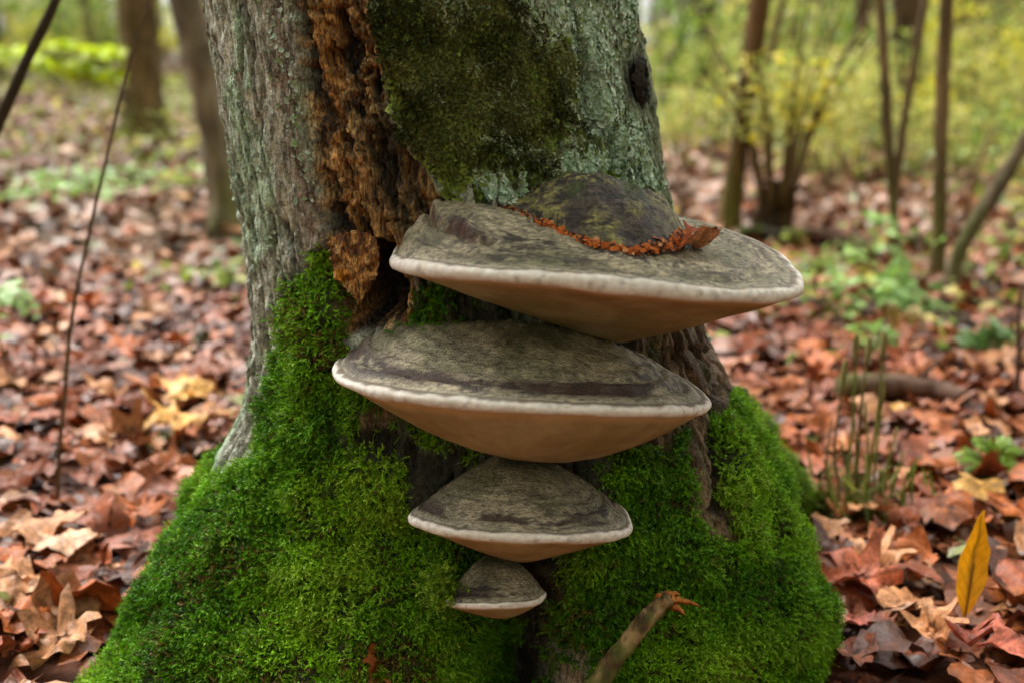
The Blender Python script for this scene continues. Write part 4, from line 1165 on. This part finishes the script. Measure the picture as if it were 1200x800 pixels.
stem_tree('forest_tree', 'brown trunk far behind the upright grey brown sapling', [(1142, 135), (1143, 80), (1146, 30), (1148, -10)], 12, 13, lin(90, 74, 52), height=7)
stem_tree('forest_tree', 'slanting far trunk above the curved sapling', [(1172, 130), (1164, 85), (1168, 40), (1178, -10)], 12.5, 14, lin(88, 76, 58), height=7)
# far trunks
def behind_what(px):
    L = [('the lime leafed low branch', 40), ('the brown tree', 168), ('the grey leaning tree', 262), ('the knot of the old tree', 790), ('the leaning dark sapling', 872), ('the sprouting stump', 950),
         ('the forked sapling', 1045), ('the upright grey brown sapling', 1104), ('the curved sapling', 1185)]
    return min(L, key=lambda l: abs(l[1] - px))[0]
for q in range(64):
    px = random.uniform(-60, 1260)
    if 285 < px < 755: continue
    Yd = random.uniform(12, 26)
    X = (px - 600) / FPX * Yd * 1.0
    b = np.array([X, Yd, float(gz(X, Yd))])
    E = empty('forest_tree', b)
    r0 = random.uniform(.05, .16); h = random.uniform(5, 8); ln = random.uniform(-.08, .08)
    P = smooth_path([[0, 0, -.1], [ln, 0, 1], [ln * 2.3, .05, h * .5], [ln * 3, 0, h]], 18)
    v, f = tube(P, r0 * np.linspace(1.1, .3, 18), 8, .25, q)
    cb = [lin(92, 78, 54), lin(78, 66, 46), lin(112, 104, 84), lin(98, 82, 56)][q % 4]
    obj('trunk', v, f, M_BARK, E, mix(cb * .7, cb * 1.2, fbm(v[:, 0] * 9, v[:, 1] * 9, v[:, 2] * 3, 631, 3)))
    o = tag(link('crown', crown_mesh(q), E, (ln * 3, 0, h)), kind='stuff'); o.scale = (1.5,) * 3
    hue = ['brown', 'dark brown', 'grey', 'mid brown'][q % 4]; wd = 'thick' if r0 > .12 else 'medium' if r0 > .08 else 'thin'
    tag(E, f'{wd} {hue} trunk {"far" if Yd < 19 else "very far"} back in the wood behind {behind_what(px)}', 'tree', 'far trees in the wood')

# bare stems
def bare_stem(label, pts, r, col, cat='stem', group=None, twigs=0, name='bare_stem'):
    P = smooth_path(pts, 50); b = P[0].copy()
    E = empty(name, b)
    v, f = tube(P - b, np.linspace(r[0], r[1], 50), 8, .3, 5)
    obj('stalk', v, f, M_WOOD, E, mix(col * .7, col * 1.2, fbm(v[:, 0] * 40, v[:, 1] * 40, v[:, 2] * 15, 641, 3)))
    for q in range(twigs):
        i = 12 + q * 30 // max(twigs, 1); d = unit(rng.normal(size=(1, 3)) * np.array([1, .6, .3]) + np.array([0, 0, .7]))[0]
        s0 = P[i] - b; qq = smooth_path([s0, s0 + d * .04, s0 + d * .09 + np.array([0, 0, .02])], 8)
        v, f = tube(qq, np.linspace(r[1], .0005, 8), 5); obj('twig', v, f, M_WOOD, E, np.broadcast_to(col, (len(v), 3)))
    tag(E, label, cat, group)
    return E
g = gp(65, 604); Yb = g[1]
bare_stem('thin bare brown stem rising from the leaves before the brown tree', [g - [0, 0, .03], at(68, 555, Yb), at(74, 480, Yb), at(84, 375, Yb), at(104, 275, Yb + .02), at(126, 180, Yb + .03), at(147, 90, Yb + .05), at(166, 30, Yb + .06), at(178, -20, Yb + .07)], (.0034, .0016), lin(84, 64, 38))
Yc2 = 1.9
pp = [at(-175, 560, Yc2), at(-90, 330, Yc2), at(0, 140, Yc2), at(34, 65, Yc2), at(66, -2, Yc2), at(100, -90, Yc2), at(150, -260, Yc2)]
pp[0][2] = gz(pp[0][0], pp[0][1]) - .03
bare_stem('dark slanting sapling stem left of the yellow green branch', pp, (.011, .006), lin(52, 42, 28), 'sapling', name='slanting_sapling')
g = gp(1190, 488)
bare_stem('thin dark upright stem at the end of the fallen branch', [g - [0, 0, .03], at(1192, 450, g[1]), at(1194, 420, g[1]), at(1193, 395, g[1]), at(1196, 340, g[1])], (.006, .003), lin(66, 46, 34), twigs=2)
for (q, lab) in [([(1131, 262), (1138, 220), (1150, 185), (1162, 150)], 'dry bent stem behind the curved sapling'), ([(1148, 250), (1160, 215), (1180, 190), (1205, 172)], 'dry stem arching over behind the curved sapling'),
                 ([(1018, 262), (1005, 225), (990, 190), (978, 172)], 'leaning dry stem between the yellow shrub and the forked sapling')]:
    Yq = 4.6
    P = [at(x, y, Yq) for x, y in q]; P[0] = np.array([P[0][0], Yq, gz(P[0][0], Yq) - .02])
    bare_stem(lab, P, (.011, .006), lin(122, 92, 66), twigs=2)

# fallen branches and mounds
def fallen(label, pix, wpx, col, name='fallen_branch', moss=.4, zoff=.5):
    pts = []
    for x, y in pix:
        p = gp(x, y); r = wpx * .5 * p[1] / FPX; pts.append([p[0], p[1], gz(p[0], p[1]) + r * zoff + .035])
    P = smooth_path(pts, 40); b = P[0].copy(); E = empty(name, b)
    rr = wpx * .5 * P[:, 1] / FPX * (1 - .35 * np.linspace(0, 1, 40) ** 2)
    v, f = tube(P - b, rr, 14, .5, 7)
    t = fbm(v[:, 0] * 30, v[:, 1] * 30, v[:, 2] * 30, 651, 4)
    c = mix(col * .55, col * 1.3, t); c = mix(c, lin(86, 104, 32), sstep(.5, .62, fbm(v[:, 0] * 14, v[:, 1] * 14, v[:, 2] * 14, 652, 3)) * moss)
    obj('bark', v, f, M_BARK, E, c)
    q = P[22] - b
    k = smooth_path([q, q + np.array([.02, .0, rr[22] * 1.5]), q + np.array([.05, .02, rr[22] * 2.4])], 8)
    v, f = tube(k, np.linspace(rr[22] * .35, rr[22] * .15, 8), 7, .3); obj('knot_stub', v, f, M_BARK, E, np.broadcast_to(col * .8, (len(v), 3)))
    tag(E, label, 'branch')
fallen('grey brown fallen branch lying on the leaves behind the rush tuft', [(982, 486), (1020, 484), (1060, 484), (1098, 490), (1128, 500)], 30, lin(92, 70, 58), zoff=.75)
fallen('dark rotting fallen branch in front of the stump', [(920, 298), (960, 296), (1000, 306), (1022, 318)], 20, lin(66, 40, 30), moss=.5)
fallen('short dark fallen branch between the forked and upright saplings', [(1058, 302), (1075, 300), (1096, 303)], 16, lin(60, 42, 32))
fallen('dark fallen branch far back by the stump foot', [(866, 290), (890, 288), (918, 292)], 16, lin(48, 40, 28))

def mound(label, px, py, w, h, dp, col, name, cat, seed):
    p = gp(px, py); s = p[1] / FPX
    n, m = 26, 40
    r = np.linspace(.02, 1, n); phi = np.linspace(0, 2 * math.pi, m, endpoint=False); rr, pp = np.meshgrid(r, phi, indexing='ij')
    wob = 1 + .6 * (fbm(np.cos(pp) * 1.6 + 4, np.sin(pp) * 1.6 + 4, 0, seed, 3) - .5)
    x = w * s * .5 * rr * wob * np.cos(pp); y = dp * rr * wob * np.sin(pp)
    z = h * s * np.clip(1 - rr ** 2, 0, 1) ** .6 * (1 + .5 * (fbm(x * 22, y * 22, 0, seed + 1, 3) - .5)) - .03
    V = np.stack([x, y, z], -1).reshape(-1, 3)
    t = fbm(V[:, 0] * 30, V[:, 1] * 30, V[:, 2] * 30, seed + 2, 4)
    c = mix(col * .5, col * 1.4, t); c = mix(c, lin(84, 104, 34), sstep(.5, .62, fbm(V[:, 0] * 12, V[:, 1] * 12, V[:, 2] * 12, seed + 3, 3)) * .6)
    E = empty(name, (p[0], p[1], float(gz(p[0], p[1]))))
    obj('body', V, grid_faces(n, m, True), M_BARK, E, c)
    for q in range(6):
        a = q * 1.05 + seed; d = np.array([math.cos(a), math.sin(a), 0])
        qq = smooth_path([d * w * s * .2 + [0, 0, h * s * .5], d * w * s * .5 + [0, 0, h * s * .22], d * w * s * .85 + [0, 0, -.01]], 10)
        v, f = tube(qq, np.linspace(.022, .007, 10), 7, .4, q); obj('root', v, f, M_BARK, E, np.broadcast_to(col, (len(v), 3)))
    tag(E, label, cat)
    return E
mound('dark rooty mound at the foot of the curved sapling', 1112, 392, 80, 34, .1, lin(54, 42, 30), 'root_mound', 'mound', 661)
mound('small dark mound under the green seedlings', 1040, 372, 60, 26, .1, lin(58, 44, 30), 'root_mound', 'mound', 671)

def build_stump():
    p = gp(907, 282); s = p[1] / FPX; E = empty('coppice_stump', (p[0], p[1], float(gz(p[0], p[1]))))
    P = smooth_path([[0, 0, -.05], [.0, 0, .06], [.01, 0, .14], [.02, 0, .2]], 24)
    v, f = tube(P, np.interp(np.linspace(0, 1, 24), [0, .3, .7, 1], [.10, .07, .065, .05]), 20, 1.0, 13, True, 1.0)
    t = fbm(v[:, 0] * 25, v[:, 1] * 25, v[:, 2] * 12, 681, 4)
    obj('stool', v, f, M_BARK, E, mix(lin(34, 26, 18), lin(84, 62, 38), t))
    for q in range(11):
        a = q * 2.4; d = np.array([math.cos(a) * .28, math.sin(a) * .2, 1.0]); L = .45 + .35 * random.random()
        s0 = np.array([math.cos(a) * .05, math.sin(a) * .05, .12])
        qq = smooth_path([s0, s0 + d * L * .5, s0 + d * L + np.array([math.cos(a) * .12, 0, 0])], 12)
        v, f = tube(qq, np.linspace(.010, .003, 12), 6, .3, q)
        obj('shoot', v, f, M_WOOD, E, mix(lin(104, 84, 48), lin(80, 64, 36), rng.random(len(v))))
    V, F, C = leafset(620, np.array([.03, 0, .50]), np.array([.27, .2, .15]), .036, YELGR + YELLOW[:1], .6)
    tag(obj('foliage', V, F, M_LEAF, E, C), kind='stuff')
    tag(E, 'dark stump sprouting thin shoots with yellow green leaves', 'stump')
build_stump()

# ------------------------------------------------------------------ shrubs, ferns, herbs
def shrub_proto(n, rad_, cz, size, pal, nstem, h):
    V, F, C = leafset(n, np.array([0, 0, cz]), np.array(rad_), size, pal, .65)
    fol = make_mesh('foliage', V, F, M_LEAF, C)
    parts = []
    for q in range(nstem):
        a = q * 2.4 + .3; d = np.array([math.cos(a) * rad_[0] * .7, math.sin(a) * rad_[1] * .7, h])
        P = smooth_path([[0, 0, -.04], d * .4 + [0, 0, .05], d], 9)
        v, f = tube(P, np.linspace(.012, .003, 9), 5, .2, q); parts.append(make_mesh('stem', v, f, M_WOOD, mix(lin(92, 74, 46), lin(70, 56, 34), rng.random(len(v)))))
    return fol, parts
SH = [('yellow green', shrub_proto(420, (.42, .4, .34), .62, .058, YELGR, 4, .85)),
      ('fresh green', shrub_proto(420, (.45, .42, .40), .70, .060, GREEN, 4, .95)),
      ('bright yellow', shrub_proto(300, (.36, .34, .28), .66, .062, YELLOW + YELGR[:1], 3, .8)),
      ('mixed green and yellow', shrub_proto(520, (.6, .5, .5), .85, .064, GREEN + YELGR, 5, 1.2))]
def shrub(px, Y, kind, sc, label, rz=0.0):
    X = (px - 600) / FPX * Y
    E = empty('shrub', (X, Y, float(gz(X, Y)))); E.scale = (sc,) * 3; E.rotation_euler = (0, 0, rz)
    fol, stems = SH[kind][1]
    tag(link('foliage', fol, E), kind='stuff')
    for s in stems: link('stem', s, E)
    tag(E, label, 'shrub', 'shrubs in the undergrowth')
shrub(950, 6.2, 0, .62, 'yellow green shrub just behind the stump')
shrub(985, 7.0, 0, .75, 'second yellow green shrub behind the stump, near the dark trunk', 1)
shrub(1075, 9.5, 2, .8, 'bright yellow shrub behind the forked sapling', 2)
shrub(1165, 8.5, 2, .85, 'bright yellow leafed shrub above the curved sapling', 3)
shrub(1190, 11, 3, .9, 'mixed yellow and green shrub beyond the curved sapling', 1)
shrub(800, 9.0, 1, 1.05, 'fresh green shrub by the broad dark trunk beyond the old tree', .5)
for (px, Yd, kd, sc) in [(800, 6.5, 0, .5), (835, 7.6, 3, .55), (915, 8.0, 0, .7), (965, 5.6, 0, .45), (1005, 6.4, 0, .6), (1028, 7.8, 3, .6), (1072, 6.0, 0, .45), (1085, 7.2, 2, .6), (1125, 5.8, 0, .45),
                         (1140, 7.4, 0, .7), (1170, 5.4, 1, .42), (1200, 6.6, 0, .6), (1225, 7.8, 2, .8), (1215, 5.0, 0, .4)]:
    shrub(px, Yd, kd, sc, f'low {SH[kd][0]} bush {"close" if Yd < 6.2 else "a little way" if Yd < 7.3 else "some way"} behind {behind_what(px)}', px)
for q in range(84):
    kind = int(rng.choice(4, p=(.3, .3, .12, .28)))
    px = random.uniform(-80, 1290); Yd = random.uniform(8.5, 19)
    if 130 < px < 210 and Yd < 9.5 or 290 < px < 750: continue
    if px < 500 and Yd < 12: Yd += 4.5
    bk = 'near' if Yd < 12 else 'deep in'
    shrub(px, Yd, kind, random.uniform(.8, 1.35), f'{SH[kind][0]} leafy shrub {"not far" if Yd < 12 else "far" if Yd < 15.5 else "very far"} behind {behind_what(px)}', random.uniform(0, 6.28))

# low horizontal branch with lime leaves
def build_low_branch():
    Yd = 6.6
    P = smooth_path([at(-160, 20, Yd + .3), at(-40, 50, Yd + .1), at(60, 66, Yd), at(150, 84, Yd - .1)], 24)
    P = np.vstack([[[P[0][0] - .5, Yd + .5, gz(P[0][0] - .5, Yd + .5) - .05]], [[P[0][0] - .35, Yd + .4, .35]], P]); P = smooth_path(P, 50)
    b = P[0].copy(); E = empty('low_branch', b)
    v, f = tube(P - b, np.linspace(.02, .004, 50), 7, .3); obj('stem', v, f, M_WOOD, E, np.broadcast_to(lin(80, 66, 42), (len(v), 3)))
    lay = []
    for (x0, x1, y0, y1, n) in [(0, 45, 55, 70, 22), (35, 62, 64, 84, 26), (60, 90, 49, 58, 22), (68, 104, 72, 92, 44), (92, 140, 56, 68, 34), (104, 142, 84, 100, 40), (-60, 20, 58, 76, 28)]:
        px = rng.uniform(x0, x1, n); py = rng.uniform(y0, y1, n)
        lay.append(np.array([at(a, c, Yd + rng.uniform(-.25, .25)) for a, c in zip(px, py)]))
    pos = np.concatenate(lay); n = len(pos)
    col = mix(lin(186, 200, 38), lin(160, 184, 44), rng.random(n)) * (.8 + .4 * rng.random((n, 1)))
    V, F, C = scatter_leaves([leaf_proto('ovate', 4, 3, -.2, .2, .1, q) for q in (1, 2)], pos - b, .085 + .03 * rng.random(n), rng.random(n) * 6.28, rng.normal(-.3, .25, n), rng.normal(0, .25, n), col.astype(np.float32))
    tag(obj('foliage', V, F, M_LEAF, E, C), kind='stuff')
    tag(E, 'low horizontal branch with bright lime leaves by the brown tree', 'branch')
build_low_branch()

# ground cover in patches: uncountable
def build_ground_cover():
    n = 26000
    Y = np.sqrt(rng.random(n * 3) * (18**2 - 2.4**2) + 2.4**2); X = (rng.random(n * 3) * 2 - 1) * (.52 * Y + .3)
    w = sstep(.46, .6, fbm(X * .9 + 3, Y * .9, 0, 701, 3)) * (.4 + .6 * sstep(2.6, 4.6, Y))
    w = w * np.where((X > 0), 1.3, .28)
    ok = rng.random(n * 3) < w; X, Y = X[ok][:n], Y[ok][:n]; n = len(X)
    h = rng.random(n) ** 1.6 * .26 * sstep(2, 6, Y) + .03
    pos = np.stack([X, Y, gz(X, Y) + h], -1)
    pal = np.array(GREEN + YELGR + [lin(150, 158, 84), lin(172, 150, 84), lin(120, 134, 60)])
    c = pal[rng.integers(0, len(pal), n)] * (.65 + .5 * rng.random((n, 1)))
    V, F, C = scatter_leaves([leaf_proto('ovate', 3, 2, -.3, .2, .1, q) for q in (4, 5)] + [leaf_proto('lance', 3, 2, .6, .1, .1, 6)], pos, (.03 + .004 * Y) * (.7 + .6 * rng.random(n)), rng.random(n) * 6.28, rng.normal(0, .5, n), rng.normal(0, .5, n), c.astype(np.float32))
    tag(obj('ground_cover', V, F, M_LEAF, col=C), 'sparse green and yellow low plants over the forest floor', 'plants', kind='stuff')
build_ground_cover()

def fern(label, base, fronds, col, name='fern', cat='fern'):
    """fronds: list of pixel paths with depth: each a rachis with paired leaflets"""
    b = np.array(base); E = empty(name, b)
    for fr in fronds:
        P = smooth_path([np.array(q) - b for q in fr['path']], 30)
        v, f = tube(P, np.linspace(.0022, .0008, 30), 5)
        fo = obj('frond', v, f, M_GLEAF, E, np.broadcast_to(col * .7, (len(v), 3)), np.zeros((len(v), 2)))
        tg = unit(np.gradient(P, axis=0)); up = np.array([0, -.35, 1.0]); n = fr.get('n', 16)
        pv, pf, uv = leaf_proto('lance', 6, 3, -.25, .2, .05, 3); pv = pv.copy(); pv[:, 1] += .5; pv[:, 0] *= fr.get('fat', 1.6)
        me = make_mesh('leaflet', pv, pf, M_GLEAF, col * (.8 + .4 * fbm(pv[:, 0] * 6, pv[:, 1] * 6, 0, 5, 2))[:, None], uv)
        for i in range(n):
            t = .15 + .83 * i / (n - 1); k = int(t * 29)
            L = fr['len'] * math.sin(math.pi * (.18 + .78 * t)) ** .8 * rng.uniform(.85, 1.1)
            for sg in (-1, 1):
                sd = unit(np.cross(tg[k], up)[None])[0] * sg
                yd = unit((sd + .55 * tg[k] + np.array([0, 0, -.15]) + rng.normal(0, .12, 3))[None])[0]; zd = unit(np.cross(sd * sg, tg[k])[None])[0]
                xd = unit(np.cross(yd, zd)[None])[0]; zd = np.cross(xd, yd)
                lo = link('leaflet', me, fo)
                lo.matrix_basis = Matrix([[*(np.array([xd[q], yd[q], zd[q]]) * L), P[k][q]] for q in range(3)] + [[0, 0, 0, 1]])
    tag(E, label, cat)
def pix_path(l, Y, dY=0): return [at(x, y, Y + dY * i) for i, (x, y) in enumerate(l)]
g = gp(1030, 372)
fern('green fern with long fronds at the foot of the forked sapling', g, [
    dict(path=[g] + pix_path([(1048, 340), (1075, 345), (1105, 362), (1135, 382)], g[1], -.02), len=.055, n=18),
    dict(path=[g] + pix_path([(1045, 350), (1060, 352), (1085, 368), (1108, 388)], g[1], -.03), len=.045, n=16),
    dict(path=[g] + pix_path([(1040, 350), (1052, 320), (1062, 300)], g[1]), len=.05, n=12)], lin(128, 166, 84))
g = gp(1052, 400)
fern('yellowing drooping fern between the two root mounds', g, [
    dict(path=[g] + pix_path([(1048, 368), (1040, 356), (1034, 378)], g[1]), len=.03, n=12),
    dict(path=[g] + pix_path([(1065, 370), (1078, 366), (1084, 392)], g[1]), len=.03, n=12)], lin(158, 138, 66))
g = gp(1168, 572)
fern('small bright green fern tuft near the upright yellow leaf', g, [dict(path=[g] + pix_path(l, g[1]), len=.028, n=12, fat=1.3) for l in
    [[(1155, 545), (1135, 532), (1118, 538)], [(1162, 535), (1155, 520), (1140, 518)], [(1172, 535), (1180, 522), (1200, 528)], [(1170, 548), (1190, 545), (1215, 556)], [(1160, 552), (1140, 552), (1124, 562)]]], lin(132, 166, 62))
g = gp(1165, 425)
fern('dark green fern at the edge of the rooty mound', g, [dict(path=[g] + pix_path(l, g[1]), len=.045, n=12, fat=1.3) for l in
    [[(1150, 400), (1135, 394), (1120, 402)], [(1165, 396), (1175, 388), (1192, 398)], [(1160, 405), (1158, 388), (1150, 380)]]], lin(92, 128, 62))
g = gp(12, 430)
fern('pale green pinnate leaf beside the thin bare stem', g, [dict(path=[g] + pix_path([(-12, 370), (0, 342), (22, 348), (44, 372)], g[1] - .25), len=.05, n=9, fat=2.4)], lin(160, 196, 120))

def herb(label, px, py, h, n, size, pal, spread, name='seedling'):
    p = gp(px, py); p[2] = gz(p[0], p[1]); E = empty(name, p)
    protos = []
    for q in range(4):
        pv, pf, uv = leaf_proto('ovate', 6, 5, rng.uniform(-.5, .1), rng.uniform(0, .4), .15, 320 + q)
        protos.append(make_mesh('leaf', pv, pf, M_GLEAF, np.broadcast_to(pal[q % len(pal)] * rng.uniform(.8, 1.15), (len(pv), 3)), uv))
    for q in range(n):
        lo = link('leaf', protos[q % 4], E, np.clip(rng.normal(size=3), -1.6, 1.6) * [spread * .6, spread * .6, h * .35] + [0, 0, h])
        lo.rotation_euler = (rng.normal(0, .4), rng.normal(0, .4), rng.uniform(0, 6.28)); lo.scale = (size * rng.uniform(.6, 1.25),) * 3
    for q in range(4):
        a = q * 1.7; d = np.array([math.cos(a) * spread * .5, math.sin(a) * spread * .5, h])
        v, f = tube(smooth_path([[0, 0, -.02], d * .5, d], 7), np.linspace(.003, .0015, 7), 5); obj('stem', v, f, M_WOOD, E, np.broadcast_to(lin(96, 112, 52), (len(v), 3)))
    tag(E, label, 'plant', 'green herbs on the forest floor')
PALE = [lin(138, 176, 88), lin(158, 192, 108), lin(118, 156, 70)]
herb('leafy green seedling right behind the tip of the top bracket', 985, 385, .10, 34, .045, PALE, .11)
herb('pale green seedling between the top bracket and the rush tuft', 1012, 430, .06, 16, .04, PALE, .06)
herb('green seedling close to the foot of the forked sapling', 1030, 345, .14, 30, .045, PALE, .12)
herb('spreading green seedling beyond the top bracket', 955, 365, .09, 26, .045, GREEN, .1)
herb('low clover like plant beside the old trunk on the leaves', 262, 345, .05, 60, .045, GREEN + YELGR, .17)
herb('pale green low herb under the grey leaning tree', 215, 235, .10, 50, .05, PALE + YELGR, .3)
herb('whitish green low herb near the thin bare stem', 40, 245, .08, 60, .06, PALE, .35)
herb('pale green low herb between brown tree and bare stem', 120, 232, .08, 46, .06, PALE, .28)
herb('yellowish herb at the foot of the brown tree', 205, 190, .08, 40, .06, YELGR, .3)
herb('green leaf scrap plant on the leaves by the left root', 45, 745, .02, 8, .03, [lin(120, 150, 100)], .035)

# rush tuft
def build_rush():
    p = gp(1005, 612); p[2] = gz(p[0], p[1]); E = empty('rush_tuft', p); Yr = p[1]
    stems = [(990, 600, 1000, 480, 1003, 400), (1000, 605, 1010, 470, 1018, 405), (1012, 605, 1030, 470, 1036, 398), (985, 600, 978, 520, 990, 430), (1020, 605, 1028, 520, 1034, 455),
             (1006, 608, 1004, 540, 1001, 490), (1028, 605, 1040, 545, 1052, 500), (975, 600, 968, 545, 975, 490), (1034, 608, 1050, 560, 1058, 530), (998, 606, 992, 550, 984, 515), (1015, 610, 1018, 550, 1014, 470), (960, 604, 964, 560, 985, 530)]
    for k, (a, b, c, d, e, f2) in enumerate(stems):
        P = smooth_path([at(a, b + 8, Yr + .02 * (k % 3 - 1)) - p, at((a + c) / 2, (b + d) / 2, Yr) - p, at(c, d, Yr) - p, at(e, f2, Yr + .02 * (k % 2)) - p], 18)
        P[0, 2] = min(P[0, 2], -.01)
        v, f = tube(P, np.linspace(.0030, .0014, 18), 6, .3, k)
        col = [lin(104, 112, 44), lin(92, 84, 40), lin(124, 126, 60), lin(116, 88, 56)][k % 4]
        obj('stalk', v, f, M_WOOD, E, mix(col * .8, col * 1.15, rng.random(len(v))))
        if k < 5:
            q = smooth_path([P[-3], P[-1], P[-1] + np.array([.001, 0, .012])], 8); v, f = tube(q, [.002, .0035, .0042, .0044, .004, .0034, .0024, .001], 7)
            obj('seed_head', v, f, M_WOOD, E, np.broadcast_to(lin(120, 110, 62), (len(v), 3)))
    n = 110
    t = rng.random(n); a = rng.random(n) * 6.28
    pos = np.stack([rng.normal(0, .05, n), rng.normal(0, .03, n), .01 + .07 * rng.random(n)], -1)
    col = mix(lin(86, 108, 36), lin(126, 128, 54), rng.random(n)) * (.7 + .5 * rng.random((n, 1)))
    lp = leaf_proto('lance', 5, 3, .5, .2, .1, 8); lp[0][:, 0] *= .3
    V, F, C = scatter_leaves([lp], pos, .03 + .045 * rng.random(n), a, rng.normal(1.0, .4, n), rng.normal(0, .4, n), col.astype(np.float32))
    tag(obj('grass_blades', V, F, M_LEAF, E, C), kind='stuff')
    tag(E, 'tuft of green and brown rush stems beside the mossy back root', 'rush')
build_rush()

# ------------------------------------------------------------------ far wood all round, read as one mass
def build_far_wood():
    n = 30000
    a = rng.random(n) * 2 * math.pi; R = 20 + 26 * rng.random(n) ** .8
    front = rng.random(n) < .6; a = np.where(front, math.pi / 2 + rng.uniform(-.55, .55, n), a)
    X, Y = R * np.cos(a), R * np.sin(a)
    h = rng.random(n) ** 1.1 * np.where(front, 7, 9) * (.5 + .8 * noise(a * 30, R * .3, 0, 9))
    w = noise(X * .7, Y * .7, h * .9, 711)
    ok = w > np.where(front, .47, .4); X, Y, h = X[ok], Y[ok], h[ok]; n = len(X)
    m = 9000  # unseen dense leaves behind the camera, added to cut frontal sky light
    a2 = rng.uniform(math.pi * .86, math.pi * 2.14, m); R2 = 4.5 + 15 * rng.random(m) ** .8
    X = np.concatenate([X, R2 * np.cos(a2)]); Y = np.concatenate([Y, R2 * np.sin(a2)]); h = np.concatenate([h, rng.random(m) * (5 + .25 * R2)]); n = len(X)
    pos = np.stack([X, Y, gz(X, Y) + .1 + h], -1)
    pal = np.array(GREEN[:1] + YELGR + [lin(170, 182, 118), lin(148, 138, 92), lin(188, 194, 134), lin(140, 116, 84), lin(160, 174, 120)])  # extra pale tones put distance haze into the leaf colour
    pk = np.clip((noise(X * .25, Y * .25, h * .3, 712) * len(pal) * 1.3 + rng.normal(0, 1.5, n)).astype(int) % len(pal), 0, len(pal) - 1)
    c = pal[pk] * (.6 + .6 * rng.random((n, 1)))
    parts = [scatter_leaves([leaf_proto('ovate', 3, 2, -.3, .2, .1, q) for q in (14, 15)], pos, np.where(Y < 3, .42, .22) + .2 * rng.random(n), rng.random(n) * 6.28, rng.normal(0, .6, n), rng.normal(0, .6, n), c.astype(np.float32))]
    tag(obj('far_wood', parts[0][0], parts[0][1], M_LEAF, col=parts[0][2]), 'hazy mass of green and yellow foliage far back, plus unseen leaves added to block light', 'wood', kind='stuff')
    parts = []
    for q in range(150):
        a = math.pi / 2 + random.uniform(-.6, .6) if q < 90 else random.uniform(0, 6.28); R = random.uniform(24, 48)
        x, y = R * math.cos(a), R * math.sin(a)
        P = np.array([[0, 0, -.3], [random.uniform(-.3, .3), 0, 3], [random.uniform(-.6, .6), 0, 9]]) + [x, y, float(gz(x, y))]
        v, f = tube(P, np.array([1.1, .9, .5]) * random.uniform(.08, .2), 6, cap=False)
        parts.append((v, f, lin(92, 80, 58) * random.uniform(.7, 1.2)))
    V, F, C = join(parts)
    tag(obj('far_trunks', V, F, M_BARK, col=C), 'dim far trunks merging into the wood', 'wood', kind='stuff')
build_far_wood()
